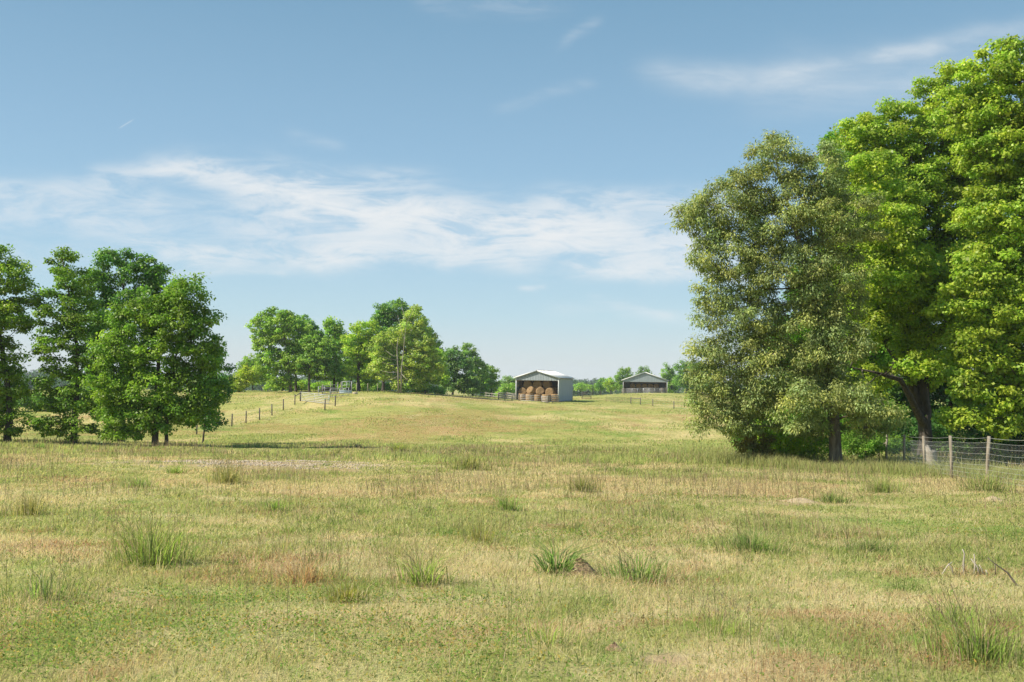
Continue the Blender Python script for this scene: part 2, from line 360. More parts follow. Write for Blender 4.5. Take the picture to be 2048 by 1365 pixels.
# ------------------------------------------------------------------ ground sheet
dd = np.concatenate([[-60, -30, -15, -8, -4, -1], np.geomspace(.5, 70, 330), np.geomspace(70.6, 320, 210), np.geomspace(325, 3000, 50)])
uu = np.concatenate([np.linspace(-1.2, -.75, 8)[:-1], np.linspace(-.75, .75, 341), np.linspace(.75, 1.2, 8)[1:]])
DD, UU = np.meshgrid(dd, uu, indexing='ij'); XX = UU * (np.abs(DD) + 25)
gv = np.stack([XX.ravel(), DD.ravel(), terrain(XX.ravel(), DD.ravel())], 1)
nr, nc = DD.shape
ii = (np.arange(nr - 1)[:, None] * nc + np.arange(nc - 1)[None]).ravel()
gc = cover_col(gv[:, 0], gv[:, 1])
mt, k = new_mat('pasture_ground')
at = k.n('ShaderNodeAttribute', attribute_name='Col'); tcn = k.n('ShaderNodeTexCoord')
n1 = k.noise(tcn.outputs['Object'], 2.6, 8, .72); n2 = k.noise(tcn.outputs['Object'], 14, 5, .7); n3 = k.noise(tcn.outputs['Object'], .55, 6, .65)
c = k.mix(k.m('MULTIPLY', k.ss(n1, .42, .68), .5), at.outputs[0], (.40, .32, .125, 1))
c = k.mix(k.m('MULTIPLY', k.ss(n3, .42, .62), .6), c, (.25, .26, .07, 1))
mpf = k.n('ShaderNodeMapping'); k.link(tcn.outputs['Object'], mpf.inputs[0]); mpf.inputs['Scale'].default_value = (.16, .07, 1); mpf.inputs['Rotation'].default_value = (0, 0, .25)
n4 = k.noise(mpf.outputs[0], 1.0, 7, .7, .6)
c = k.mix(k.m('MULTIPLY', k.ss(n4, .50, .66), .5), c, (.42, .27, .12, 1))
c = k.mix(k.m('MULTIPLY', k.ss(n4, .46, .34), .4), c, (.46, .38, .19, 1))
c = k.mix(k.m('MULTIPLY', k.ss(n2, .5, .75), .35), c, (.14, .115, .06, 1))
p = k.n('ShaderNodeBsdfPrincipled'); k.link(c, p.inputs['Base Color']); p.inputs['Roughness'].default_value = .95; p.inputs['Specular IOR Level'].default_value = .1
b = k.n('ShaderNodeBump'); b.inputs['Strength'].default_value = .8; b.inputs['Distance'].default_value = .12
k.link(k.m('ADD', n1, k.m('MULTIPLY', n2, .4)), b.inputs['Height']); k.link(b.outputs[0], p.inputs['Normal'])
o = k.n('ShaderNodeOutputMaterial'); k.link(p.outputs[0], o.inputs[0])
ground = mk('ground', gv, np.stack([ii, ii + 1, ii + nc + 1, ii + nc], 1), None, mt, None, gc, True)
tag(ground, 'rolling pasture of dry straw coloured and green grass', kind='structure')

# ------------------------------------------------------------------ grass
def blades(P, h, wd, az, lean, col, tipcol=None, curve=.35, face=None):
    """5-vertex blades: P base points, lean = horizontal travel of the tip / h"""
    n = len(P); fa = rng.uniform(0, math.pi, n) if face is None else face
    sd = np.stack([np.cos(fa), np.sin(fa), np.zeros(n)], 1) * (wd / 2)[:, None]
    ld = np.stack([np.cos(az), np.sin(az), np.zeros(n)], 1) * (lean * h)[:, None]
    up = np.zeros((n, 3)); up[:, 2] = h / np.sqrt(1 + .5 * lean ** 2)
    mid = P + ld * curve + up * .6; tip = P + ld + up * (1 - .25 * np.minimum(lean, 2)[:, None] * .5)
    v = np.stack([P - sd, P + sd, mid + sd * .8, mid - sd * .8, tip], 1).reshape(-1, 3)
    i = np.arange(n) * 5
    q = np.stack([i, i + 1, i + 2, i + 3], 1); t = np.stack([i + 3, i + 2, i + 4], 1)
    tc_ = col if tipcol is None else tipcol
    c = np.stack([col, col, col * .5 + tc_ * .5, col * .5 + tc_ * .5, tc_], 1).reshape(-1, 3)
    return v, q, t, c
def join(L):
    vs, qs, ts, cs, n = [], [], [], [], 0
    for v, q, t, c in L:
        vs.append(v); qs.append(q + n); ts.append(t + n); cs.append(c); n += len(v)
    return np.vstack(vs), np.vstack(qs), np.vstack(ts), np.vstack(cs)
def scatter(d0, d1, dens, umax=.66):
    n = int((umax * (d1 * d1 - d0 * d0) + 12 * (d1 - d0)) * dens)
    y = d0 + (d1 - d0) * rng.random(int(n * 1.6)); hw_ = umax * y + 6
    y = y[rng.random(len(y)) < hw_ / (umax * d1 + 6)][:n]; x = rng.uniform(-1, 1, len(y)) * (umax * y + 6)
    return x, y
def jit(c, a, b=.06):
    n = len(c); g = rng.normal(0, a, (n, 1)); return np.clip(c * 1.1 * np.exp(g + rng.normal(0, b, (n, 3))), .008, .8)
parts = []
for (d0, d1, dn, hs) in ((3.5, 9, 2600, 1.0), (9, 16, 1500, 1.0), (16, 30, 620, 1.05), (30, 52, 260, 1.1), (52, 80, 110, 1.0), (80, 125, 42, .85), (125, 200, 15, .85)):
    x, y = scatter(d0, d1, dn)
    st, lu, ru, ba, cl = cover(x, y)
    keep = rng.random(len(x)) > ba * .96
    x, y, st, lu, ru, cl = [a[keep] for a in (x, y, st, lu, ru, cl)]; n = len(x)
    r = rng.random(n)
    wmin = y * .00052
    dry = r < (.07 + .74 * st); rusty = (r > 1 - .75 * ru); green = ~(dry | rusty)
    h = np.where(dry, rng.uniform(.04, .15, n), rng.uniform(.03, .11, n)) * hs * (.30 + 1.25 * fbm(x / 1.0, y / 1.0, 91, 4) ** 1.3)
    h = np.where(cl > .3, h * .6, h)
    wd = np.maximum(np.where(dry, rng.uniform(.0018, .0032, n), rng.uniform(.003, .0065, n)), wmin * np.where(dry, .75, 1.2))
    gmix = np.clip(rng.normal(.35, .3, n) + lu * .55 + cl * .5, 0, 1)[:, None]
    col = np.where(dry[:, None], STRAW * 1.08, (OLIVE * 1.05) * (1 - gmix) + (GREEN * 1.05) * gmix)
    col = np.where(rusty[:, None], RUST, col)
    col = jit(col, .20 if d0 < 12 else .13, .04)
    P = np.stack([x, y, terrain(x, y) - .01], 1)
    tip = np.where(dry[:, None], col * np.array([1.05, 1.0, .95]), col * .75 + STRAW * .25)
    az = rng.normal(.35, 1.6, n)
    parts.append(blades(P, h, wd, az, np.abs(rng.normal(.85, .5, n)), col, tip))
    # broad low leaves (clover and weeds) where the ground is mottled with them
    if d0 < 30:
        m_ = rng.random(n) < (cl * .55 + .05)
        n2_ = int(m_.sum()); P2 = P[m_] + np.stack([np.zeros(n2_), np.zeros(n2_), rng.uniform(.02, .075, n2_)], 1)
        c2 = jit(np.where(rng.random((n2_, 1)) < .2, np.array([.36, .28, .06]), np.array([.17, .265, .05])), .14)
        parts.append(blades(P2, rng.uniform(.012, .03, n2_), np.maximum(rng.uniform(.008, .017, n2_), wmin[m_] * 2), rng.uniform(0, 6.28, n2_), rng.uniform(.8, 2.0, n2_), c2))
# bent and matted straw
for (d0, d1, dn) in ((3.5, 12, 130), (12, 26, 60)):
    x, y = scatter(d0, d1, dn); st = cover(x, y)[0]; kp = rng.random(len(x)) < .25 + .7 * st; x, y = x[kp], y[kp]; n = len(x)
    P = np.stack([x, y, terrain(x, y) + rng.uniform(0, .05, n)], 1); col = jit(np.tile(STRAW * np.array([1.1, 1.1, 1.15]), (n, 1)), .18)
    parts.append(blades(P, rng.uniform(.05, .11, n), np.maximum(rng.uniform(.002, .0035, n), y * .0004), rng.uniform(0, 6.28, n), rng.uniform(1.2, 2.8, n), col, None, .5))
# loose clumps of longer grass all over the sward
nc_ = 4200; y = np.sqrt(rng.uniform(25, 62 ** 2, nc_)); y = np.where(rng.random(nc_) < .35, rng.uniform(5, 20, nc_), y); x = rng.uniform(-.66, .66, nc_) * (y + 1.5)
kp = rng.random(nc_) < sst(fbm(x / 3.1, y / 3.6, 141, 4), .42, .60) * (1 - .9 * blob(x, y, BARE, 61)); x, y = x[kp], y[kp]; nc_ = len(x)
per = rng.integers(18, 70, nc_); I = np.repeat(np.arange(nc_), per); n = len(I)
rad_ = rng.uniform(.04, .34, nc_) * np.interp(y, [5, 60], [.8, 2.0]); hh = rng.uniform(.07, .34, nc_) * np.interp(y, [5, 60], [.75, 1.3])
ox, oy = rng.normal(0, 1, n) * rad_[I], rng.normal(0, .7, n) * rad_[I]
cx_, cy_ = x[I] + ox, y[I] + oy
g = np.clip(rng.normal(.55, .35, nc_), 0, 1)[I][:, None]; dryc = (rng.random(nc_) < .22)[I][:, None]
col = jit(np.where(dryc, STRAW, OLIVE * (1 - g) + GREEN * .95 * g), .14)
fall = np.exp(-.5 * (ox ** 2 + oy ** 2) / rad_[I] ** 2 * .5)
parts.append(blades(np.stack([cx_, cy_, terrain(cx_, cy_) - .01], 1), hh[I] * fall * rng.uniform(.5, 1.15, n), np.maximum(rng.uniform(.0025, .006, n), cy_ * .0005), np.arctan2(oy, ox) + rng.normal(0, .8, n), np.abs(rng.normal(.7, .35, n)), col, col * .8 + STRAW * .2))
# thin dry seed stems standing above the mat
for (d0, d1, dn) in ((3.5, 12, 75), (12, 30, 34), (30, 62, 13)):
    x, y = scatter(d0, d1, dn)
    kp = rng.random(len(x)) < sst(fbm(x / 2.2, y / 2.2, 101, 3), .40, .66) * (1 - .93 * blob(x, y, BARE, 61))
    x, y = x[kp], y[kp]; n = len(x)
    P = np.stack([x, y, terrain(x, y) - .01], 1)
    col = jit(np.where(rng.random((n, 1)) < .45, np.array([.20, .21, .07]), np.array([.42, .32, .20])), .2)
    tp = jit(np.where(rng.random((n, 1)) < .5, np.array([.24, .15, .10]), np.array([.44, .34, .22])), .2)
    parts.append(blades(P, rng.uniform(.22, .55, n), np.maximum(rng.uniform(.0022, .0035, n), y * .00034), rng.normal(2.2, 1.3, n), np.abs(rng.normal(.35, .25, n)), col, tp))
# tall green strip along the brow of the foreground and in the hollow beyond
for (d0, d1, dn, th) in ((40, 62, 60, .50), (62, 100, 26, .50), (100, 190, 8.5, .52), (190, 270, 3.5, .52)):
    x, y = scatter(d0, d1, dn, .60)
    u_ = x / y
    kp = rng.random(len(x)) < sst(fbm(x / 5, y / 6, 111, 4) + np.where(y < 62, .05 * sst(u_, -.15, .1), 0), th, th + .16) * (1 - .95 * blob(x, y, BARE, 61))
    x, y = x[kp], y[kp]; n = len(x)
    P = np.stack([x, y, terrain(x, y) - .02], 1)
    g = rng.random((n, 1)); col = jit(OLIVE * (1 - g) * 1.2 + GREEN * g * 1.4, .14)
    parts.append(blades(P, rng.uniform(.12, .36, n) * np.where(y > 62, .75, 1), np.maximum(.006, y * .0006), rng.normal(.5, 1.5, n), np.abs(rng.normal(.4, .3, n)), col, col * .6 + STRAW * .4))
# rank growth along the fence and under the trees
n = 26000; t = rng.random(n)
x = np.interp(t, [0, .35, .6, 1], [9.0, 12.2, 16.5, 20.5]) + rng.normal(0, .9, n)
y = np.interp(t, [0, .35, .6, 1], [43, 37.5, 31, 22]) + rng.normal(0, 1.5, n)
P = np.stack([x, y, terrain(x, y) - .02], 1); g = rng.random((n, 1))
col = jit(OLIVE * (1 - g) + GREEN * g, .2)
parts.append(blades(P, rng.uniform(.15, .62, n) * (.6 + .7 * vn(x / 1.5, y / 1.5, 5)), np.maximum(.005, y * .00036), rng.normal(1, 1.6, n), np.abs(rng.normal(.45, .3, n)), col, col * .5 + STRAW * .5))
v, q, t, c = join(parts)
tag(mk('grass', v, q, t, M_grass, None, c), 'short mixed green and dry grass covering the pasture', kind='stuff')
print('grass blades', len(q))

# ------------------------------------------------------------------ trees
def leaf_cloud(C, rc, nper, ls, lw, flat, droop, col, cvar, outward=None):
    n = len(C); N = n * nper
    sc_ = np.repeat(rng.uniform(.65, 1.25, n), nper)[:, None] * rc
    dr = rng.normal(0, 1, (N, 3)); dr /= np.linalg.norm(dr, axis=1)[:, None]
    rad = rng.random((N, 1)) ** .6 * np.where(rng.random((N, 1)) < .08, 1.45, 1.0)
    off = dr * rad * sc_ * np.array([1, 1, flat])
    P = np.repeat(C, nper, 0) + off
    up = np.array([0, 0, 1.0])
    nrm = up * .55 + dr * .55 + rng.normal(0, .45, (N, 3)); nrm /= np.linalg.norm(nrm, axis=1)[:, None]
    ax = dr + rng.normal(0, .5, (N, 3)) - up * droop
    ax -= nrm * (ax * nrm).sum(1)[:, None]; ax /= np.linalg.norm(ax, axis=1)[:, None] + 1e-9
    sd = np.cross(nrm, ax)
    L = (ls * rng.uniform(.7, 1.25, N))[:, None]; Wd = L * lw / 2
    v = np.stack([P, P + ax * L * .45 + sd * Wd + nrm * L * .08, P + ax * L - nrm * L * .05, P + ax * L * .45 - sd * Wd + nrm * L * .08], 1).reshape(-1, 3)
    i = np.arange(N) * 4; q = np.stack([i, i + 1, i + 2, i + 3], 1)
    cc = np.asarray(col) * np.exp(np.repeat(rng.normal(0, cvar, (n, 1)), nper, 0) + rng.normal(0, .16, (N, 1)))
    yl = np.clip(np.repeat(rng.normal(0, .5, (n, 1)), nper, 0) + rng.normal(0, .5, (N, 1)), -1, 1) * .18
    cc = cc * (1 + yl * np.array([1.0, .25, -.5]))
    return v, q, np.repeat(np.clip(cc, .006, .7), 4, 0)
def thin(Pn, rmin):
    """keep points no closer than rmin"""
    keep = []
    A = np.empty((0, 3))
    for p in Pn:
        if len(A) == 0 or ((A - p) ** 2).sum(1).min() > rmin * rmin:
            keep.append(p); A = np.array(keep)
    return A
def lobe_pts(lobes, d, rc, k, shell=.5):
    out_ = []
    for lb in lobes:
        cx, cy, rx, ry = lb[:4]; dz = lb[4] if len(lb) > 4 else 0
        c = pt(cx, cy, d + dz); s = d / F
        Rv = np.array([rx * s, .85 * (rx + ry) / 2 * s, ry * s])
        n = max(3, int(k * 4 * Rv[0] * Rv[2] / (rc * rc)))
        dr = rng.normal(0, 1, (n, 3)); dr /= np.linalg.norm(dr, axis=1)[:, None]
        rr = rng.uniform(shell ** 3, 1, (n, 1)) ** (1 / 3) * np.where(rng.random((n, 1)) < .13, rng.uniform(1.0, 1.22, (n, 1)), .96)
        out_.append(c + dr * rr * Rv)
    P = np.vstack(out_); rng.shuffle(P)
    return P
def skeleton(trunk, C, r0, rtip, up=.25):
    """wood from the trunk polyline to every spray; returns segments"""
    tr = []
    for a, b in zip(trunk[:-1], trunk[1:]):
        nseg = max(2, int(np.linalg.norm(b - a) / .6))
        tr += [a + (b - a) * i / nseg for i in range(nseg)]
    tr.append(trunk[-1]); tr = np.array(tr)
    tr[1:-1, :2] += rng.normal(0, .03, (len(tr) - 2, 2))
    nodes = [p for p in tr]; par = [-1] + list(range(len(tr) - 1)); nt = len(tr)
    dist = np.array([np.sqrt(((tr - c) ** 2).sum(1)).min() for c in C]); order = np.argsort(dist)
    A = np.zeros((len(tr) + len(C) * 4, 3)); A[:nt] = tr; na = nt
    depth = np.zeros(len(A)); depth[:nt] = np.arange(nt) * .0
    hmin = tr[0, 2] + .12 * (tr[-1, 2] - tr[0, 2])
    for ci in order:
        c = C[ci]; dv = c - A[:na]; dl = np.sqrt((dv ** 2).sum(1))
        cost = dl + .35 * depth[:na] + .9 * np.maximum(A[:na, 2] - c[2] + .15 * dl, 0) + np.where(A[:na, 2] < hmin, 4, 0)
        j = int(np.argmin(cost)); L = dl[j]
        ns = 1 if L < .5 else (2 if L < 1.2 else 4)
        a = A[j].copy(); pj = j
        for s in range(1, ns + 1):
            f = s / ns; p = a + (c - a) * f
            if s < ns: p = p + np.array([0, 0, math.sin(f * math.pi) * up * L * .3]) + rng.normal(0, .05 * L, 3)
            A[na] = p; par.append(pj); depth[na] = depth[j] + L * f
            pj = na; na += 1
            if na >= len(A) - 5: A = np.vstack([A, np.zeros((400, 3))]); depth = np.concatenate([depth, np.zeros(400)])
    par = np.array(par); A = A[:na]
    cnt = np.zeros(na); haschild = np.zeros(na, bool); haschild[par[par >= 0]] = True; cnt[~haschild] = 1
    for i in range(na - 1, 0, -1): cnt[par[i]] += cnt[i]
    rad = rtip * np.maximum(cnt, 1) ** .46
    rt = np.interp(np.arange(nt), [0, 1, nt * .35, nt - 1], [r0 * 1.25, r0, r0 * .72, max(r0 * .12, rtip)])
    rad[:nt] = rt; lim = r0 * .5
    rad[nt:] = np.minimum(rad[nt:], lim)
    i1 = np.arange(1, na); i0 = par[1:]
    ra = np.where((i0 < nt) & (i1 >= nt), np.minimum(rad[i0], rad[i1] * 1.25), rad[i0])
    return A[i0], A[i1], ra, rad[i1]
def tubes(P0, P1, r0, r1, n=6):
    d = P1 - P0; d /= np.linalg.norm(d, axis=1)[:, None] + 1e-9
    ref = np.where(np.abs(d[:, 2:3]) < .8, np.array([[0, 0, 1.]]), np.array([[1., 0, 0]]))
    a = np.cross(d, ref); a /= np.linalg.norm(a, axis=1)[:, None]; b = np.cross(d, a)
    th = np.arange(n) * 2 * math.pi / n
    ring = a[:, None] * np.cos(th)[None, :, None] + b[:, None] * np.sin(th)[None, :, None]
    v = np.concatenate([P0[:, None] + ring * r0[:, None, None], (P1 + d * r1[:, None] * .3)[:, None] + ring * r1[:, None, None]], 1).reshape(-1, 3)
    base = (np.arange(len(P0)) * 2 * n)[:, None]; j = np.arange(n)[None]; j2 = (j + 1) % n
    q = np.stack([base + j, base + j2, base + n + j2, base + n + j], 2).reshape(-1, 4)
    return v, q
LEAFGAIN = 2.05
def tree(name, label, d, base, lobes, trunk_px=(), r0=.2, rc=.45, k=1.6, nper=90, ls=.13, lw=.62, flat=.6, droop=.35, col=(.10, .17, .03), cvar=.16,
         bark=None, mat=None, cat='tree', group=None, rtip=.011, shell=.5, extra=(), topz=None):
    """trunk_px: (px, py[, depth offset]) points above the base"""
    b = gp(base, d); C = thin(lobe_pts(lobes, d, rc, k, shell), rc * .75); nper = int(nper * 1.5)
    C = C[C[:, 2] > terrain(C[:, 0], C[:, 1]) + rc * (1.0 if cat == 'tree' and r0 > .1 else .3)]
    tp = [b - np.array([0, 0, .15])] + [pt(t[0], t[1], d + (t[2] if len(t) > 2 else 0)) for t in trunk_px]
    trunks = [np.array(tp)] + [np.array([pt(t[0], t[1], d + (t[2] if len(t) > 2 else 0)) for t in e]) for e in extra]
    root = empty(name, b, label, cat, group)
    segs = []
    if len(trunks) == 1: segs.append(skeleton(trunks[0], C, r0, rtip))
    else:
        own = np.argmin(np.array([[np.sqrt(((tr - c) ** 2).sum(1)).min() for c in C] for tr in trunks]), 0)
        for i, tr in enumerate(trunks):
            if (own == i).any(): segs.append(skeleton(tr, C[own == i], r0 if i == 0 else r0 * .6, rtip))
    v, q = tubes(*[np.concatenate(z) for z in zip(*segs)])
    mk('trunk', v - b, q, None, bark or M_bark, root, None, True)
    v, q, c = leaf_cloud(C, rc, nper, ls, lw, flat, droop, np.array(col) * LEAFGAIN, cvar)
    mk('crown', v - b, q, None, mat or M_leaf, root, c)
    return root
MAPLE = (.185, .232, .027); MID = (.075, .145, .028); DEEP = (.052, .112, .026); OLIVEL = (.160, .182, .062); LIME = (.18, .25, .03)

# --- right hand wood
tree('oak_tree', 'tall olive grey leaved oak at the left edge of the near wood', 40, 1672,
     [(1545, 315, 55, 48), (1500, 345, 40, 35), (1470, 405, 80, 60), (1400, 440, 45, 45), (1385, 425, 30, 24), (1625, 350, 70, 65), (1560, 440, 110, 70), (1460, 510, 80, 60), (1670, 440, 80, 90),
      (1560, 550, 110, 75), (1440, 600, 40, 40), (1660, 570, 80, 70), (1490, 640, 75, 60), (1610, 660, 110, 70), (1470, 720, 75, 55), (1410, 705, 38, 30), (1430, 790, 55, 60),
      (1560, 750, 100, 65), (1640, 780, 70, 45), (1410, 835, 34, 28), (1500, 800, 60, 45), (1610, 850, 60, 26), (1740, 850, 60, 26), (1700, 780, 50, 35), (1400, 590, 26, 20), (1405, 640, 26, 20), (1640, 795, 70, 36, -2), (1600, 838, 50, 22, -1.5), (1695, 800, 60, 36, -2), (1750, 825, 60, 26, -2), (1480, 835, 50, 34), (1680, 690, 60, 50, -1), (1410, 770, 40, 40)],
     [(1668, 840), (1658, 755), (1642, 650), (1614, 552), (1597, 480), (1572, 400), (1552, 320)], r0=.25, rc=.42, k=1.7, nper=115, ls=.135, lw=.36, flat=.72, droop=1.0,
     col=OLIVEL, cvar=.14, mat=M_leaf_olive, shell=.35)
tree('maple_tree', 'broad bright green maple behind the wire fence with dark forked limbs', 50, 1850,
     [(1730, 280, 60, 50), (1800, 260, 90, 60), (1890, 190, 70, 60), (1880, 300, 110, 80), (1780, 370, 90, 80), (1900, 420, 120, 80), (1760, 470, 80, 60), (1990, 330, 110, 100), (1840, 530, 110, 70),
      (1740, 580, 70, 50), (1960, 500, 110, 80), (1800, 640, 80, 60), (1900, 640, 100, 65), (1720, 660, 60, 45), (1990, 640, 90, 60), (1740, 750, 60, 30), (1880, 740, 70, 40), (1690, 330, 40, 60), (1690, 440, 50, 60), (1830, 420, 90, 70), (1950, 240, 80, 70), (1840, 340, 80, 70), (2010, 570, 80, 60), (1800, 590, 100, 60, -5), (1735, 650, 60, 45, -5), (1900, 560, 100, 70, -5), (1730, 520, 70, 60, -3), (1950, 640, 80, 50, -5), (1720, 790, 50, 30, -4), (1830, 690, 50, 30, -4), (1700, 570, 50, 50, -2), (1690, 480, 40, 50, -2), (1760, 400, 70, 60, -3), (1775, 460, 60, 60, -7), (1745, 350, 50, 50, -6), (1790, 540, 70, 50, -7), (1850, 730, 50, 26, -6)],
     [(1848, 800), (1842, 730), (1850, 620), (1870, 480), (1880, 330), (1890, 200)], r0=.34, rc=.5, k=1.5, nper=115, ls=.15, lw=.72, flat=.5, col=MAPLE, bark=M_bark_dark,
     extra=[[(1846, 830), (1828, 780), (1800, 725), (1775, 690), (1750, 600), (1740, 470)], [(1848, 850), (1800, 760, -2), (1750, 745, -3), (1700, 735, -3)]], shell=.4)
tree('maple_tree', 'nearest maple with low bright boughs overhanging the wire fence', 40, 2085,
     [(2010, 120, 50, 50), (1960, 160, 70, 50), (2050, 200, 90, 70), (1935, 230, 60, 40), (1990, 300, 90, 60), (2080, 330, 110, 90), (2010, 420, 90, 60), (2110, 480, 110, 90), (1990, 540, 90, 60), (1930, 600, 60, 40),
      (2060, 620, 110, 60), (1960, 690, 80, 42), (2050, 730, 110, 50), (1930, 760, 45, 25), (1990, 790, 80, 38), (1925, 835, 40, 22), (2010, 850, 70, 24), (2100, 820, 80, 40), (2160, 250, 110, 110), (2180, 650, 120, 140)],
     [(2080, 800), (2075, 600), (2060, 400), (2045, 220), (2030, 110)], r0=.32, rc=.45, k=1.5, nper=115, ls=.15, lw=.72, flat=.5, col=(.185, .232, .029), bark=M_bark, shell=.4)
tree('maple_tree', 'green tree top showing between the olive oak and the broad maple', 58, 1745,
     [(1690, 300, 45, 50), (1720, 360, 60, 60), (1670, 420, 50, 60), (1760, 440, 60, 60), (1700, 520, 70, 60), (1680, 620, 70, 60), (1740, 690, 80, 60), (1620, 560, 50, 50), (1600, 700, 70, 60)],
     [(1740, 700), (1720, 500), (1700, 320)], r0=.28, rc=.6, k=1.4, nper=90, ls=.19, lw=.7, flat=.55, col=(.12, .21, .024), bark=M_bark_dark)
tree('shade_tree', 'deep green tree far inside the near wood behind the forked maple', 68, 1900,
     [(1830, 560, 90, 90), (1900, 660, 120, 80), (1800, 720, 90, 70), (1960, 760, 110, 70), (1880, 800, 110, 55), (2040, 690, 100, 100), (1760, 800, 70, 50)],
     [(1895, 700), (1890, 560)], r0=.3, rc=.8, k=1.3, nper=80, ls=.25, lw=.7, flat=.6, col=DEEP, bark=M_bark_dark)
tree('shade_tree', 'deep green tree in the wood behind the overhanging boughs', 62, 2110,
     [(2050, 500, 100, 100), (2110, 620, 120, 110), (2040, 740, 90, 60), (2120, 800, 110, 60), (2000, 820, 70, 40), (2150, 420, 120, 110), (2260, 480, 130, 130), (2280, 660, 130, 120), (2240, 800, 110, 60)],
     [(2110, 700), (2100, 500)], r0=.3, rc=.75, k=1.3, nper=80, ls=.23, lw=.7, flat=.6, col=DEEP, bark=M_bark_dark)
def shrub(label, px, d, lobes, col, name='shrub', rc=.28, nper=70, ls=.09, lw=.65, k=1.7, group=None, cat='shrub', bark=None, droop=.3):
    cy = np.mean([l[1] for l in lobes]); cxm = np.mean([l[0] for l in lobes])
    return tree(name, label, d, px, lobes, [(px * .5 + cxm * .5, cy), (cxm, min(l[1] for l in lobes))], r0=.03 * d / 40, rc=rc, k=k, nper=nper, ls=ls, lw=lw, flat=.75, droop=droop, col=col,
                cvar=.15, cat=cat, group=group, rtip=.006 * d / 40, shell=.3, bark=bark or M_bark_dark)
shrub('brown tinged twiggy shrub at the left foot of the olive oak', 1505, 41, [(1505, 880, 42, 32), (1490, 850, 25, 20), (1525, 905, 30, 20)], (.13, .115, .04))
shrub('yellow green leafy shrub between the brown shrub and the oak trunk', 1558, 41.5, [(1560, 880, 48, 36), (1545, 850, 30, 24), (1600, 890, 35, 28)], (.24, .31, .028))
shrub('mid green shrub close against the left of the oak trunk', 1628, 42, [(1625, 890, 42, 32), (1610, 860, 36, 24), (1650, 870, 28, 24)], (.15, .23, .026))
shrub('low green shrub just right of the oak trunk', 1730, 44, [(1730, 890, 50, 28), (1780, 890, 36, 22), (1700, 870, 28, 20)], (.10, .17, .026))
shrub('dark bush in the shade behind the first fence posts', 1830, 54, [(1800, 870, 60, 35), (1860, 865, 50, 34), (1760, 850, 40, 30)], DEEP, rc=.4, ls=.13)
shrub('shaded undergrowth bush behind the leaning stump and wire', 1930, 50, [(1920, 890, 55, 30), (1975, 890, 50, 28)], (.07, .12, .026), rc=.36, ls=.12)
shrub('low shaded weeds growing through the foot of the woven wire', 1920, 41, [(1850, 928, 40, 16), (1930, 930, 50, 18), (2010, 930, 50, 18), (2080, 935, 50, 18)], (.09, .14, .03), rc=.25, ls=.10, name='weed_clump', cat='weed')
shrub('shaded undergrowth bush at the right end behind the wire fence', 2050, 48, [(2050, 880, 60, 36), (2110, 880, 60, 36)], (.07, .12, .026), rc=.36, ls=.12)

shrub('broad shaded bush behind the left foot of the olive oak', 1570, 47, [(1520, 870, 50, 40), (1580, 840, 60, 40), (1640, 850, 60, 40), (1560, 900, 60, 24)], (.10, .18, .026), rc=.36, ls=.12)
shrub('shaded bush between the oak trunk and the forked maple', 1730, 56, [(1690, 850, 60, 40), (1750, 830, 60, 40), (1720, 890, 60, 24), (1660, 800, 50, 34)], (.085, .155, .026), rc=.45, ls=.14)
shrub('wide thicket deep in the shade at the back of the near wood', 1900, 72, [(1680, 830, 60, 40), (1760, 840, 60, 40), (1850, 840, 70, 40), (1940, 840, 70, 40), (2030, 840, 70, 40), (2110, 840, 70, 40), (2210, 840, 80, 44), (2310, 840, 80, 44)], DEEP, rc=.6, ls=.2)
tree('shade_tree', 'deep green tree deep in the wood between the oak and the forked maple', 66, 1700,
     [(1640, 600, 70, 60), (1720, 640, 80, 60), (1640, 700, 80, 60), (1740, 740, 80, 60), (1600, 780, 80, 50), (1700, 800, 80, 40), (1560, 700, 50, 50)], [(1700, 700), (1690, 600)], r0=.26, rc=.7, k=1.4, nper=80, ls=.22, lw=.7, flat=.6, col=(.075, .145, .026), bark=M_bark_dark)
# --- left clump
tree('maple_tree', 'leftmost tree of the left clump cut by the photo edge', 58, 18,
     [(-20, 530, 55, 50), (25, 560, 45, 40), (-40, 620, 70, 60), (20, 640, 50, 45), (-20, 720, 70, 55), (20, 770, 40, 40), (-40, 810, 70, 50), (10, 850, 50, 40), (55, 600, 20, 20), (-100, 650, 80, 90)],
     [(20, 800), (0, 680), (-15, 520)], r0=.2, rc=.5, k=1.35, nper=85, ls=.16, lw=.7, flat=.55, col=(.135, .185, .022), bark=M_bark_dark)
tree('maple_tree', 'slender airy tree standing second from the left with single dark trunk', 58, 150,
     [(125, 530, 30, 35), (150, 560, 40, 35), (120, 610, 50, 45), (165, 640, 55, 45), (120, 690, 50, 45), (170, 730, 45, 45), (110, 765, 50, 40), (175, 800, 50, 40), (105, 835, 45, 36), (165, 865, 50, 28), (100, 880, 40, 18)],
     [(152, 800), (154, 700), (140, 600), (125, 520)], r0=.19, rc=.48, k=1.3, nper=80, ls=.16, lw=.7, flat=.5, col=(.115, .17, .024), bark=M_bark_dark)
tree('maple_tree', 'tall round topped dark tree at the back of the left clump', 67, 245,
     [(235, 545, 60, 45), (290, 545, 45, 40), (190, 580, 40, 45), (250, 620, 65, 50), (200, 660, 55, 45), (235, 720, 60, 50), (220, 800, 50, 45), (300, 600, 36, 45)],
     [(245, 800), (243, 680), (250, 520)], r0=.22, rc=.55, k=1.4, nper=90, ls=.18, lw=.7, flat=.55, col=(.085, .148, .025), bark=M_bark_dark)
